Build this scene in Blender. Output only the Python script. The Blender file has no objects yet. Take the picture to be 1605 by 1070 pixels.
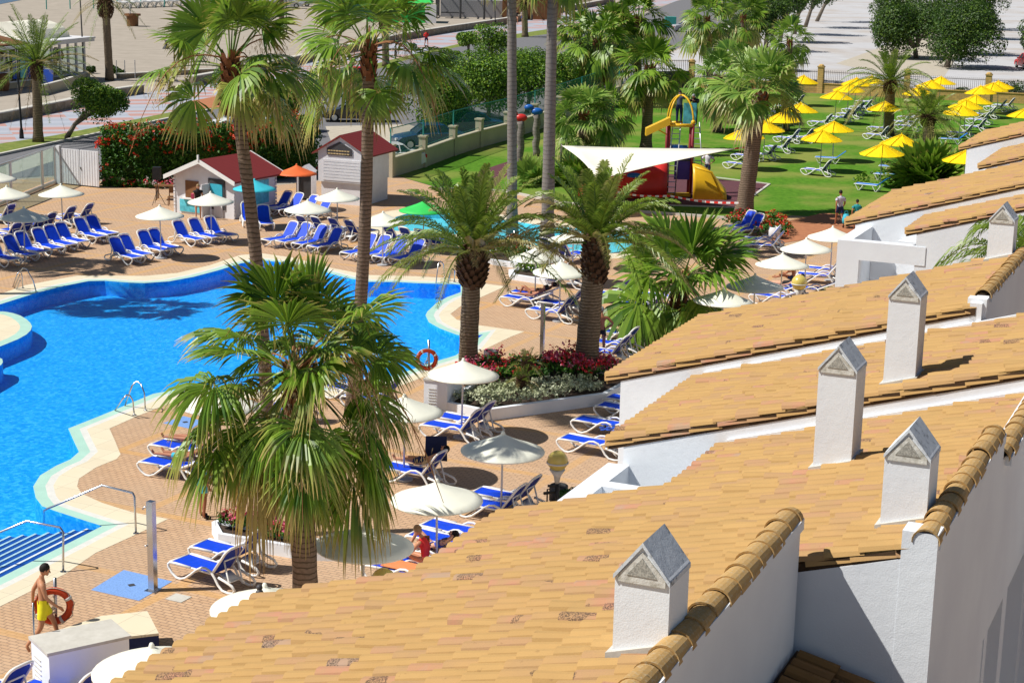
import bpy, bmesh, math, random
from mathutils import Vector, Matrix, noise
random.seed(7)
S=bpy.context.scene; COL=S.collection; R=math.radians; PI=math.pi
sin,cos=math.sin,math.cos
# ---------------------------------------------------------------- camera model (photo pixels 1605x1070 -> world metres)
CH=14.4; CF=2800.; CP=R(13.2); CR=R(1.26)
cf=Vector((0,cos(CP),-sin(CP))); cu0=Vector((0,sin(CP),cos(CP))); cx0=Vector((1,0,0))
cr=cos(CR)*cx0+sin(CR)*cu0; cu=cos(CR)*cu0-sin(CR)*cx0
def ray(x,y): return cf+cr*((x-802.5)/CF)+cu*((535-y)/CF)
def G(x,y,z=0.):
    d=ray(x,y); t=(z-CH)/d.z; return Vector((d.x*t,d.y*t,z))
def D(x,y,t):
    d=ray(x,y); return Vector((d.x*t,d.y*t,CH+d.z*t))
def depth(p): return (Vector(p)-Vector((0,0,CH))).dot(cf)
def heightat(base,x,y):
    "world point above ground point base, seen at pixel x,y (same camera depth plane Y)"
    d=ray(x,y); t=base[1]/d.y; return Vector((d.x*t,base[1],CH+d.z*t))
cam=bpy.data.cameras.new('camera'); camo=bpy.data.objects.new('camera',cam); COL.objects.link(camo)
m=Matrix.Identity(3); m.col[0]=cr; m.col[1]=cu; m.col[2]=-cf
camo.matrix_world=Matrix.Translation((0,0,CH))@m.to_4x4()
cam.sensor_width=36; cam.lens=36*CF/1605; cam.clip_end=6000; cam.clip_start=.5; S.camera=camo
# ---------------------------------------------------------------- light
SEL=R(51.3); SAZ=R(9)
todir=Vector((-cos(SEL)*cos(SAZ),-cos(SEL)*sin(SAZ),sin(SEL)))
sl=bpy.data.lights.new('sun','SUN'); sl.energy=5.0; sl.angle=R(.5); sl.color=(1,.955,.88)
so=bpy.data.objects.new('sun',sl); COL.objects.link(so); so.rotation_mode='QUATERNION'; so.rotation_quaternion=todir.to_track_quat('Z','Y')
W=bpy.data.worlds.new('World'); S.world=W; W.use_nodes=True; wn=W.node_tree
sk=wn.nodes.new('ShaderNodeTexSky'); sk.sky_type='NISHITA'; sk.sun_disc=False; sk.sun_elevation=SEL
sk.sun_rotation=math.atan2(todir.x,todir.y); sk.dust_density=.6; sk.ozone_density=1.5
wn.links.new(sk.outputs[0],wn.nodes['Background'].inputs[0]); wn.nodes['Background'].inputs[1].default_value=.052
S.view_settings.view_transform='Standard'; S.view_settings.look='None'; S.view_settings.exposure=.13; S.view_settings.gamma=1
S.render.engine='CYCLES'; S.cycles.max_bounces=6; S.cycles.transparent_max_bounces=12
# ---------------------------------------------------------------- material helper
class NT:
    def __init__(s,name):
        s.m=bpy.data.materials.new(name); s.m.use_nodes=True; s.t=s.m.node_tree; s.b=s.t.nodes['Principled BSDF']; s.out=s.t.nodes['Material Output']
    def n(s,typ,**k):
        x=s.t.nodes.new('ShaderNode'+typ)
        for a,v in k.items(): setattr(x,a,v)
        return x
    def l(s,a,b): s.t.links.new(a,b)
    def pos(s):
        if not hasattr(s,'_p'): s._p=s.n('NewGeometry')
        return s._p.outputs['Position']
    def obj(s):
        if not hasattr(s,'_o'): s._o=s.n('TexCoord')
        return s._o.outputs['Object']
    def rnd(s):
        s.pos(); return s._p.outputs['Random Per Island']
    def noise(s,sc,det=3,vec=None,rough=.55,dist=0):
        x=s.n('TexNoise'); x.inputs['Scale'].default_value=sc; x.inputs['Detail'].default_value=det; x.inputs['Roughness'].default_value=rough; x.inputs['Distortion'].default_value=dist
        s.l(vec or s.pos(),x.inputs['Vector']); return x.outputs['Fac']
    def ramp(s,fac,stops,const=False):
        x=s.n('ValToRGB'); e=x.color_ramp.elements
        if const: x.color_ramp.interpolation='CONSTANT'
        while len(e)<len(stops): e.new(.5)
        for a,(p,c) in zip(e,stops):
            a.position=p; a.color=(*c,1) if len(c)==3 else c
        s.l(fac,x.inputs[0]); return x.outputs[0]
    def mix(s,f,a,b,mode='MIX'):
        x=s.n('Mix',data_type='RGBA',blend_type=mode)
        for i,v in ((0,f),(6,a),(7,b)):
            if isinstance(v,(int,float)): x.inputs[i].default_value=v
            elif isinstance(v,tuple): x.inputs[i].default_value=(*v,1)
            else: s.l(v,x.inputs[i])
        return x.outputs[2]
    def math(s,op,a,b=0,c=0):
        x=s.n('Math',operation=op)
        for i,v in enumerate((a,b,c)):
            if isinstance(v,(int,float)): x.inputs[i].default_value=v
            else: s.l(v,x.inputs[i])
        return x.outputs[0]
    def bump(s,h,st,d=.02):
        x=s.n('Bump'); x.inputs['Strength'].default_value=st; x.inputs['Distance'].default_value=d; s.l(h,x.inputs['Height']); s.l(x.outputs[0],s.b.inputs['Normal'])
    def fin(s,col,rough=.7,spec=.3,metal=0):
        if isinstance(col,tuple): s.b.inputs['Base Color'].default_value=(*col,1)
        else: s.l(col,s.b.inputs['Base Color'])
        s.b.inputs['Roughness'].default_value=rough; s.b.inputs['Specular IOR Level'].default_value=spec; s.b.inputs['Metallic'].default_value=metal
        return s.m
def simple(name,col,rough=.6,var=.12,sc=3.,spec=.3,metal=0,bump=0,bsc=30):
    k=NT(name); f=k.noise(sc,3)
    a=tuple(x*(1-var) for x in col); b=tuple(min(1,x*(1+var)) for x in col)
    c=k.ramp(f,[(.3,a),(.7,b)])
    if bump: k.bump(k.noise(bsc,3),bump)
    return k.fin(c,rough,spec,metal)
def leafmat(name,stops,trans=.25,rough=.5):
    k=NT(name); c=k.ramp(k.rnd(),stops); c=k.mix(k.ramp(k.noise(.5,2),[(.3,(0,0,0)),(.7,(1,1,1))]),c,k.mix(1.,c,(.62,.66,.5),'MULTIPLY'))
    k.fin(c,rough,.35); t=k.n('BsdfTranslucent'); k.l(c,t.inputs[0]); x=k.n('MixShader'); x.inputs[0].default_value=trans
    k.l(k.b.outputs[0],x.inputs[1]); k.l(t.outputs[0],x.inputs[2]); k.l(x.outputs[0],k.out.inputs[0]); return k.m
def palmmat(name,g0,g1,dry=(.42,.33,.13),dead=(.28,.16,.07)):
    k=NT(name); a=k.n('Attribute',attribute_name='dry'); c=k.ramp(k.rnd(),[(0,g0),(.6,g1),(1,tuple(x*1.25 for x in g1))])
    c=k.mix(k.ramp(a.outputs['Fac'],[(.35,(0,0,0)),(.75,(1,1,1))]),c,dry); c=k.mix(k.ramp(a.outputs['Fac'],[(.85,(0,0,0)),(1.,(1,1,1))]),c,dead)
    k.fin(c,.42,.45); t=k.n('BsdfTranslucent'); k.l(c,t.inputs[0]); x=k.n('MixShader'); x.inputs[0].default_value=.3
    k.l(k.b.outputs[0],x.inputs[1]); k.l(t.outputs[0],x.inputs[2]); k.l(x.outputs[0],k.out.inputs[0]); return k.m
def slatmat(name,col,dark=.55,sc=12.,axis=2,rough=.6):
    k=NT(name); s=k.n('SeparateXYZ'); k.l(k.obj(),s.inputs[0]); f=k.math('FRACT',k.math('MULTIPLY',s.outputs[axis],sc))
    c=k.ramp(f,[(0,tuple(x*dark for x in col)),(.12,tuple(x*dark for x in col)),(.16,col),(1,col)]); k.bump(f,.4,.01); return k.fin(c,rough)
M={}
M['white_plastic']=simple('white_plastic',(.8,.8,.78),.4,.04)
M['canopy']=simple('cream_canopy',(.83,.83,.71),.5,.05,2)
M['pole_white']=simple('pole_paint',(.62,.62,.6),.4,.05)
M['pole_grey']=simple('pole_steel',(.42,.43,.45),.4,.06)
M['orange_canopy']=simple('orange_canopy',(.78,.15,.04),.6,.08); M['cyan_canopy']=simple('turquoise_canopy',(.05,.5,.62),.6,.08); M['green_canopy']=simple('green_canopy',(.04,.55,.1),.6,.08)
M['yellow']=simple('yellow_thatch',(.88,.62,.0),.65,.1,6)
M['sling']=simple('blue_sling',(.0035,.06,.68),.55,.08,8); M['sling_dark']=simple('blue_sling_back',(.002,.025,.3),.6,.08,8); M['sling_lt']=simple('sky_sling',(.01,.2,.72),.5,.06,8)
M['steel']=simple('stainless_steel',(.55,.56,.58),.25,.05,metal=1.)
M['alu']=simple('aluminium',(.6,.62,.64),.35,.05,metal=.7)
M['black']=simple('black_paint',(.02,.02,.022),.45,.1); M['dark']=simple('dark_grey',(.06,.06,.065),.5,.1)
M['red_ring']=simple('lifebuoy_red',(.55,.06,.015),.5,.08); M['band']=simple('grey_band',(.6,.6,.58),.5,.05); M['rope']=simple('rope',(.55,.5,.42),.8,.1)
M['wood']=simple('brown_wood',(.2,.09,.035),.6,.2); M['soil']=simple('soil',(.06,.04,.03),.9,.3)
M['globe']=simple('yellowed_globe',(.62,.5,.13),.25,.06,spec=.5)
M['yplastic']=simple('yellow_plastic',(.8,.47,.02),.35,.05); M['rplastic']=simple('red_plastic',(.62,.035,.03),.35,.12,1.5); M['bplastic']=simple('blue_plastic',(.015,.12,.45),.35,.08); M['maroon']=simple('maroon_post',(.22,.02,.025),.45,.1); M['purple']=simple('purple_panel',(.1,.06,.4),.5,.1)
M['sail']=simple('cream_sail',(.8,.78,.66),.7,.04)
M['kwhite']=simple('white_boards',(.72,.72,.75),.5,.05)
M['kroof']=slatmat('red_roofing',(.21,.028,.026),.7,9,0)
M['panel_cyan']=simple('cyan_panel',(.1,.5,.62),.4,.3,4)
# white stucco
k=NT('white_stucco'); f=k.noise(.7,4); c=k.ramp(f,[(.3,(.74,.77,.82)),(.65,(.81,.85,.89))]); h=k.math('ADD',k.noise(60,4),k.math('MULTIPLY',k.noise(9,3),1.5)); k.bump(h,.2,.015); M['stucco']=k.fin(c,.85,.15)
k=NT('weathered_mortar'); f=k.noise(14,5); c=k.ramp(f,[(.3,(.4,.39,.33)),(.5,(.62,.61,.56)),(.8,(.7,.7,.66))]); k.bump(f,.6,.02); M['mortar']=k.fin(c,.9,.1)
k=NT('lichen_stone'); f=k.noise(9,6,rough=.7); c=k.ramp(f,[(.33,(.2,.21,.22)),(.42,(.58,.63,.68)),(.75,(.74,.78,.82))]); k.bump(f,.5,.02); M['capstone']=k.fin(c,.9,.1)
# roof tiles
def tilemat(name,dim=1.):
    k=NT(name); r=k.rnd()
    rr=k.math('ADD',k.math('MULTIPLY',r,.62),k.math('MULTIPLY',k.noise(.9,4,rough=.7),.5)); c=k.ramp(rr,[(.16,(.40,.26,.105)),(.3,(.45,.285,.11)),(.45,(.485,.31,.12)),(.56,(.44,.275,.105)),(.66,(.465,.29,.12)),(.76,(.41,.26,.125)),(.83,(.43,.255,.14)),(.87,(.47,.235,.15)),(.91,(.40,.27,.19)),(1,(.34,.27,.21))])
    c=k.mix(k.ramp(k.noise(2.2,4),[(.3,(0,0,0)),(.75,(.5,.5,.5))]),c,(.42,.27,.11))
    sp=k.noise(75,4,rough=.75); patch=k.noise(1.4,2)
    spot=k.math('MULTIPLY',k.math('GREATER_THAN',sp,.5),k.math('GREATER_THAN',k.math('ADD',k.math('MULTIPLY',r,.5),patch),1.075))
    c=k.mix(k.math('MULTIPLY',spot,.85),c,(.06,.05,.04)); c=k.mix(k.math('MULTIPLY',k.math('GREATER_THAN',k.noise(6,5,rough=.75),.66),.35),c,(.22,.13,.06))
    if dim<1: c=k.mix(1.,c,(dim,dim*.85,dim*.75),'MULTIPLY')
    c=k.mix(1.,c,(1.02,1.,1.02),'MULTIPLY'); k.bump(k.noise(50,4),.25,.01); return k.fin(c,.85,.12)
M['tile']=tilemat('clay_tile'); M['tile_shade']=tilemat('shaded_clay_tile',.5)  # lean-to roof gets the same clay darkened, its shade put into the colour
k=NT('ridge_tile'); f=k.noise(30,5,rough=.7); c=k.mix(k.ramp(f,[(.5,(0,0,0)),(.7,(.7,.7,.7))]),k.ramp(k.rnd(),[(0,(.42,.26,.1)),(1,(.52,.33,.13))]),(.5,.45,.33)); c=k.mix(k.ramp(k.noise(20,4),[(.26,(.7,.7,.7)),(.34,(0,0,0))]),c,(.1,.08,.04)); k.bump(f,.3,.01); M['ridge']=k.fin(c,.85,.12)
k=NT('mossy_mortar'); f=k.noise(10,5,rough=.7); c=k.ramp(f,[(.36,(.09,.07,.03)),(.46,(.28,.2,.08)),(.55,(.45,.31,.13))]); M['moss']=k.fin(c,.95,.05)
M['under']=simple('tile_bed',(.07,.04,.02),.9,.3)
# pool
k=NT('pool_mosaic'); v=k.n('TexVoronoi'); v.inputs['Scale'].default_value=9; k.l(k.pos(),v.inputs['Vector']); f=k.noise(12,5,rough=.75)
c=k.ramp(k.math('ADD',k.math('MULTIPLY',v.outputs['Color'],.35),k.math('MULTIPLY',f,.65)),[(.3,(.0,.29,.88)),(.5,(.01,.4,.97)),(.7,(.08,.55,1.))]); M['mosaic']=k.fin(c,.5,.2)
def water(name,tint,sc=2.2):
    k=NT(name); nd=k.noise(sc,4,rough=.7,dist=.6); b=k.n('Bump'); b.inputs['Strength'].default_value=.35; b.inputs['Distance'].default_value=.05; k.l(nd,b.inputs['Height'])
    tr=k.n('BsdfTransparent'); tr.inputs[0].default_value=(*tint,1); gl=k.n('BsdfGlossy'); gl.inputs['Roughness'].default_value=.08; k.l(b.outputs[0],gl.inputs['Normal'])
    # small bright and dark ripples tint what is seen below
    rip=k.ramp(k.noise(16,5,rough=.8,dist=.6),[(.36,tuple(x*.87 for x in tint)),(.64,tuple(min(1,x*1.1) for x in tint))]); k.l(rip,tr.inputs[0])
    fr=k.n('Fresnel'); fr.inputs[0].default_value=1.33; k.l(b.outputs[0],fr.inputs['Normal']); x=k.n('MixShader'); k.l(k.math('MULTIPLY',fr.outputs[0],.35),x.inputs[0]); k.l(tr.outputs[0],x.inputs[1]); k.l(gl.outputs[0],x.inputs[2]); k.l(x.outputs[0],k.out.inputs[0]); return k.m
M['water']=water('pool_water',(.78,.93,1.)); M['kidwater']=water('shallow_water',(.85,.98,1.))
M['kidfloor']=simple('light_blue_tiles',(.14,.66,.8),.5,.12,6)
M['stepblue']=simple('dark_blue_tiles',(.01,.09,.42),.5,.15,10); M['whiteline']=simple('white_edge_tile',(.7,.8,.85),.5,.05)
k=NT('cream_coping'); br=k.n('TexBrick'); mp=k.n('Mapping'); mp.inputs['Rotation'].default_value=(0,0,R(26)); k.l(k.pos(),mp.inputs[0]); k.l(mp.outputs[0],br.inputs[0]); br.inputs['Scale'].default_value=1; br.inputs['Brick Width'].default_value=.8; br.inputs['Row Height'].default_value=.8; br.offset=0; br.inputs['Mortar Size'].default_value=.006
br.inputs['Color1'].default_value=(.72,.64,.47,1); br.inputs['Color2'].default_value=(.67,.59,.43,1); br.inputs['Mortar'].default_value=(.42,.36,.26,1)
c=k.mix(k.ramp(k.noise(1.5,4),[(.3,(0,0,0)),(.8,(.35,.35,.35))]),br.outputs[0],(.75,.7,.56)); M['coping']=k.fin(c,.8,.2)
M['mint']=simple('mint_edge_tile',(.42,.66,.56),.5,.06,2); M['gutter']=simple('white_gutter',(.68,.68,.64),.6,.06,5)
# paving with ochre bands
DAZ=R(26); DA=G(866,748)
k=NT('paving_blocks'); mp=k.n('Mapping'); mp.vector_type='POINT'; mp.inputs['Rotation'].default_value=(0,0,DAZ)
sub=k.n('VectorMath',operation='SUBTRACT'); sub.inputs[1].default_value=tuple(DA); k.l(k.pos(),sub.inputs[0]); k.l(sub.outputs[0],mp.inputs[0])
br=k.n('TexBrick'); k.l(mp.outputs[0],br.inputs[0]); br.inputs['Scale'].default_value=1; br.inputs['Brick Width'].default_value=.24; br.inputs['Row Height'].default_value=.12; br.inputs['Mortar Size'].default_value=.011; br.inputs['Mortar Smooth'].default_value=.3
br.inputs['Color1'].default_value=(.58,.385,.235,1); br.inputs['Color2'].default_value=(.5,.32,.19,1); br.inputs['Mortar'].default_value=(.2,.125,.09,1)
sx=k.n('SeparateXYZ'); k.l(mp.outputs[0],sx.inputs[0])
def bandf(o):
    f=k.math('FRACT',k.math('ADD',k.math('DIVIDE',o,3.8),.035)); return k.math('LESS_THAN',f,.07)
bd=k.math('MAXIMUM',bandf(sx.outputs[0]),bandf(sx.outputs[1])); yc=k.mix(.5,br.outputs[0],(.62,.33,.08)); c=k.mix(bd,br.outputs[0],yc)
c=k.mix(k.ramp(k.noise(.35,4),[(.35,(0,0,0)),(.75,(.42,.42,.42))]),c,(.42,.33,.25)); c=k.mix(k.ramp(k.noise(9,2),[(.3,(0,0,0)),(.8,(.25,.25,.25))]),c,(.68,.46,.3))
k.bump(br.outputs[1],-.2,.01); M['deck']=k.fin(c,.85,.15)
M['bluetile']=simple('blue_shower_tiles',(.2,.36,.72),.5,.2,30)
def groundmat(name,stops,sc,det=5,rough=.95,sc2=None,c2=None,a2=.4):
    k=NT(name); c=k.ramp(k.noise(sc,det,rough=.65),stops)
    if sc2: c=k.mix(k.ramp(k.noise(sc2,3),[(.45,(0,0,0)),(.65,(a2,a2,a2))]),c,c2)
    k.bump(k.noise(sc*3,3),.2,.02); return k.fin(c,rough,.1)
M['lawn']=groundmat('lawn_grass',[(.3,(.055,.15,.012)),(.55,(.09,.22,.018)),(.75,(.15,.29,.03))],3.,6,sc2=.18,c2=(.27,.27,.07),a2=.75)
M['drygrass']=groundmat('verge_grass',[(.3,(.1,.17,.03)),(.7,(.26,.27,.08))],2.,5)
M['sand']=groundmat('beach_sand',[(.3,(.33,.29,.24)),(.7,(.43,.38,.32))],.5,7)
M['asphalt']=groundmat('asphalt',[(.3,(.15,.15,.16)),(.7,(.2,.2,.21))],3.,5,.9)
M['lot']=groundmat('car_park',[(.3,(.46,.46,.48)),(.7,(.54,.54,.55))],.6,5,.9,.12,(.38,.3,.22),.45)
M['pave']=groundmat('pale_pavement',[(.3,(.42,.38,.31)),(.7,(.52,.47,.39))],2.,4)
M['redmat']=groundmat('maroon_rubber',[(.3,(.1,.045,.055)),(.7,(.15,.065,.075))],6.,4)
M['redpath']=groundmat('terracotta_path',[(.3,(.36,.15,.08)),(.7,(.46,.2,.1))],3.,4)
M['kerb']=groundmat('concrete_kerb',[(.3,(.5,.48,.43)),(.7,(.6,.58,.53))],4.,4)
k=NT('promenade_tiles'); mp=k.n('Mapping'); mp.inputs['Rotation'].default_value=(0,0,R(-20)); k.l(k.pos(),mp.inputs[0]); ch=k.n('TexChecker'); k.l(mp.outputs[0],ch.inputs[0]); ch.inputs['Scale'].default_value=.22; ch.inputs[1].default_value=(.36,.39,.45,1); ch.inputs[2].default_value=(.46,.27,.24,1)
w=k.n('TexWave',bands_direction='Y'); w.inputs['Scale'].default_value=.12; k.l(mp.outputs[0],w.inputs[0]); c=k.mix(k.ramp(w.outputs[0],[(.6,(0,0,0)),(.65,(.8,.8,.8))]),ch.outputs[0],(.42,.44,.5)); M['prom']=k.fin(c,.8,.2)
k=NT('sea_water'); k.bump(k.noise(.3,5),.5,.5); M['sea']=k.fin((.01,.09,.25),.15,.5)
k=NT('stone_wall'); c=k.ramp(k.noise(1.3,6,rough=.7),[(.35,(.2,.16,.11)),(.65,(.42,.35,.26))]); k.bump(k.noise(5,4),.5,.05); M['stonewall']=k.fin(c,.95,.1)
M['beigewall']=simple('beige_render',(.5,.45,.33),.9,.08,.8)
k=NT('yellow_brick'); br=k.n('TexBrick'); br.inputs['Scale'].default_value=1; br.inputs['Brick Width'].default_value=.4; br.inputs['Row Height'].default_value=.2; br.inputs['Mortar Size'].default_value=.012; mp=k.n('Mapping'); mp.inputs['Rotation'].default_value=(R(90),0,0); k.l(k.obj(),mp.inputs[0]); k.l(mp.outputs[0],br.inputs[0]); br.inputs['Color1'].default_value=(.58,.38,.14,1); br.inputs['Color2'].default_value=(.46,.3,.11,1); br.inputs['Mortar'].default_value=(.3,.22,.12,1); M['brick']=k.fin(br.outputs[0],.9,.1)
# foliage, bark
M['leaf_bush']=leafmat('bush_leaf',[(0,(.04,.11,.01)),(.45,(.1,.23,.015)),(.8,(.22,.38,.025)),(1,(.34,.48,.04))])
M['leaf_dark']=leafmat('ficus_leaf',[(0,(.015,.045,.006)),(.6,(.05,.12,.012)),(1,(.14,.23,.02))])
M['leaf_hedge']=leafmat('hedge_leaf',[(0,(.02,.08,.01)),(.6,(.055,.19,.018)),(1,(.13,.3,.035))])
M['leaf_grey']=leafmat('silver_leaf',[(0,(.32,.36,.22)),(.6,(.62,.65,.45)),(1,(.8,.82,.62))],.1)
M['petal_red']=leafmat('red_petal',[(0,(.55,.02,.01)),(.6,(.8,.06,.02)),(1,(.85,.15,.04))],.15)
M['petal_pink']=leafmat('pink_petal',[(0,(.7,.04,.18)),(.6,(.85,.12,.28)),(1,(.9,.4,.5))],.15)
M['petal_crim']=leafmat('crimson_petal',[(0,(.6,.01,.02)),(.6,(.8,.02,.04)),(1,(.85,.1,.14))],.1)
M['petal_white']=leafmat('white_petal',[(0,(.6,.5,.5)),(1,(.8,.75,.75))],.15)
M['fan']=palmmat('fan_palm_leaf',(.045,.13,.012),(.19,.32,.03),(.5,.38,.12),(.36,.21,.08)); M['fan_bg']=palmmat('pale_fan_leaf',(.08,.2,.03),(.26,.4,.07),(.5,.42,.2)); M['feather']=palmmat('date_palm_leaf',(.06,.14,.015),(.22,.32,.04),(.45,.36,.15))
def bark(name,a,b,rings=8.,st=.6):
    k=NT(name); s=k.n('SeparateXYZ'); k.l(k.obj(),s.inputs[0]); z=k.math('ADD',k.math('MULTIPLY',s.outputs[2],rings),k.math('MULTIPLY',k.noise(1.5,3,k.obj()),2.2)); f=k.math('FRACT',z)
    c=k.mix(k.ramp(f,[(0,(1,1,1)),(.18,(1,1,1)),(.35,(0,0,0)),(1,(.15,.15,.15))]),b,a); c=k.mix(k.ramp(k.noise(12,5,k.obj()),[(.35,(0,0,0)),(.7,(.5,.5,.5))]),c,a); k.bump(k.math('ADD',f,k.noise(14,4,k.obj())),st,.03); return k.fin(c,.95,.05)
M['bark']=bark('fan_palm_bark',(.10,.075,.055),(.27,.2,.15),9); M['bark_grey']=bark('grey_palm_bark',(.17,.15,.135),(.25,.225,.205),5,.3); M['bark_date']=bark('date_palm_bark',(.08,.06,.042),(.3,.235,.165),10,.8); M['boot']=simple('old_leaf_bases',(.2,.075,.03),.9,.35,4,bump=.5); M['bootdark']=simple('cut_leaf_bases',(.1,.055,.03),.9,.4,5,bump=.5); M['twig']=simple('grey_branch',(.18,.15,.12),.9,.2)
M['stalk']=simple('flower_stalk',(.3,.14,.06),.8,.2); M['bloom']=simple('dry_bloom',(.55,.42,.22),.9,.2,6)
for n,c in dict(skin_a=(.5,.24,.13),skin_b=(.38,.15,.08),skin_c=(.62,.33,.21),hair_dk=(.012,.009,.007),hair_br=(.06,.03,.015),hair_bl=(.3,.2,.1),c_yellow=(.82,.76,.02),c_black=(.012,.012,.014),c_navy=(.01,.02,.08),c_red=(.65,.03,.03),c_white=(.75,.75,.78),c_teal=(.02,.28,.3),c_denim=(.06,.08,.13),c_cyan=(.05,.45,.6),c_blue=(.02,.08,.45),c_lilac=(.55,.55,.65),c_orange=(.7,.25,.1),c_grey=(.3,.3,.32)).items(): M[n]=simple(n.replace('c_','cloth_'),c,.7 if n[:4]!='skin' else .5,.06,8)
for n,c in dict(p_white=(.75,.76,.78),p_black=(.012,.014,.02),p_blue=(.015,.05,.13),p_red=(.6,.015,.02),p_silver=(.45,.46,.48)).items(): M[n]=simple(n.replace('p_','car_paint_'),c,.2,.02,spec=.6)
M['carglass']=simple('tinted_glass',(.02,.03,.035),.08,.05,spec=.8); M['tyre']=simple('tyre_rubber',(.015,.015,.015),.8,.1); M['taillight']=simple('tail_light',(.5,.01,.01),.2,.05); M['headlight']=simple('head_light',(.7,.72,.75),.15,.05)
k=NT('clear_glass'); tr=k.n('BsdfTransparent'); tr.inputs[0].default_value=(.78,.88,.88,1); gl=k.n('BsdfGlossy'); gl.inputs['Roughness'].default_value=.03; x=k.n('MixShader'); x.inputs[0].default_value=.13; k.l(tr.outputs[0],x.inputs[1]); k.l(gl.outputs[0],x.inputs[2]); k.l(x.outputs[0],k.out.inputs[0]); M['glass']=k.m
k=NT('green_mesh'); tr=k.n('BsdfTransparent'); df=k.n('BsdfDiffuse'); df.inputs[0].default_value=(.05,.32,.27,1); x=k.n('MixShader'); x.inputs[0].default_value=.3; k.l(tr.outputs[0],x.inputs[1]); k.l(df.outputs[0],x.inputs[2]); k.l(x.outputs[0],k.out.inputs[0]); M['mesh']=k.m
M['greenpost']=simple('green_post',(.05,.33,.29),.5,.06)
# ---------------------------------------------------------------- mesh builder
class MB:
    def __init__(s): s.v=[]; s.f=[]; s.mi=[]; s.a=[]; s.cur=0
    def add(s,vs,fs,a=None):
        o=len(s.v); s.v+=[tuple(p) for p in vs]; s.f+=[tuple(i+o for i in f) for f in fs]; s.mi+=[s.cur]*len(fs); s.a+=(a if a else [0.]*len(vs)); return s
    def box(s,c,d,rz=0,M4=None):
        x,y,z=d[0]/2,d[1]/2,d[2]/2; vs=[Vector((a*x,b*y,e*z)) for e in (-1,1) for a,b in ((-1,-1),(1,-1),(1,1),(-1,1))]
        mt=Matrix.Translation(c)@(M4 or Matrix.Rotation(rz,4,'Z')); return s.add([mt@p for p in vs],[(3,2,1,0),(4,5,6,7),(0,1,5,4),(1,2,6,5),(2,3,7,6),(3,0,4,7)])
    def prism(s,poly,z0,z1):
        n=len(poly); vs=[(p[0],p[1],z0) for p in poly]+[(p[0],p[1],z1) for p in poly]
        return s.add(vs,[tuple(range(n-1,-1,-1)),tuple(range(n,2*n))]+[(i,(i+1)%n,n+(i+1)%n,n+i) for i in range(n)])
    def hexa(s,lo,hi):
        n=len(lo); return s.add(list(lo)+list(hi),[tuple(range(n-1,-1,-1)),tuple(range(n,2*n))]+[(i,(i+1)%n,n+(i+1)%n,n+i) for i in range(n)])
    def tube(s,pts,r,seg=8,caps=True,closed=False):
        pts=[Vector(p) for p in pts]; n=len(pts); rs=r if isinstance(r,(list,tuple)) else [r]*n; vs=[]; up=None
        for i,p in enumerate(pts):
            if closed: t=pts[(i+1)%n]-pts[i-1]
            else: t=pts[min(i+1,n-1)]-pts[max(i-1,0)]
            t.normalize()
            if up is None: up=Vector((0,0,1)) if abs(t.z)<.9 else Vector((0,1,0))
            a=t.cross(up); a.normalize(); b=a.cross(t); b.normalize(); up=b
            for j in range(seg):
                w=2*PI*j/seg; vs.append(p+a*cos(w)*rs[i]+b*sin(w)*rs[i])
        fs=[(i*seg+j,i*seg+(j+1)%seg,((i+1)%n)*seg+(j+1)%seg,((i+1)%n)*seg+j) for i in range(n if closed else n-1) for j in range(seg)]
        if caps and not closed: fs+=[tuple(range(seg-1,-1,-1)),tuple(range((n-1)*seg,n*seg))]
        return s.add(vs,fs)
    def lathe(s,prof,c=(0,0,0),seg=24,M4=None):
        vs=[]; n=len(prof)
        for r,z in prof:
            for j in range(seg): w=2*PI*j/seg; vs.append(Vector((r*cos(w),r*sin(w),z)))
        mt=Matrix.Translation(c)@(M4 or Matrix.Identity(4)); vs=[mt@p for p in vs]
        fs=[(i*seg+j,i*seg+(j+1)%seg,(i+1)*seg+(j+1)%seg,(i+1)*seg+j) for i in range(n-1) for j in range(seg)]
        return s.add(vs,fs)
    def ball(s,c,r,seg=12,sc=(1,1,1),M4=None):
        pr=[(max(.0005,sin(PI*i/8))*r,-cos(PI*i/8)*r) for i in range(9)]; mt=(M4 or Matrix.Identity(4))@Matrix.Diagonal((*sc,1)); return s.lathe(pr,c,seg,mt)
    def build(s,name,mats,parent=None,smooth=False,attr=False):
        me=bpy.data.meshes.new(name); me.from_pydata(s.v,[],s.f)
        for x in (mats if isinstance(mats,(list,tuple)) else [mats]): me.materials.append(M[x] if isinstance(x,str) else x)
        if any(s.mi): me.polygons.foreach_set('material_index',s.mi)
        if smooth: me.polygons.foreach_set('use_smooth',[True]*len(s.f))
        if attr: at=me.attributes.new('dry','FLOAT','POINT'); at.data.foreach_set('value',s.a)
        me.update(); o=bpy.data.objects.new(name,me); COL.objects.link(o)
        if parent: o.parent=parent
        return o
def tag(o,label,cat,group=None):
    o['label']=label; o['category']=cat
    if group: o['group']=group
    return o
def thing(name,loc,label,cat,group=None,rz=0):
    o=bpy.data.objects.new(name,None); COL.objects.link(o); o.location=loc; o.rotation_euler=(0,0,rz); o.empty_display_size=.3; return tag(o,label,cat,group)
def copytree(o,parent=None):
    c=o.copy(); COL.objects.link(c); c.parent=parent
    for ch in o.children: copytree(ch,c)
    return c
def struct(o,kind='structure'): o['kind']=kind; return o
ORD=['first','second','third','fourth','fifth','sixth','seventh','eighth','ninth','tenth','eleventh','twelfth','thirteenth','fourteenth','fifteenth','sixteenth']
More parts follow.
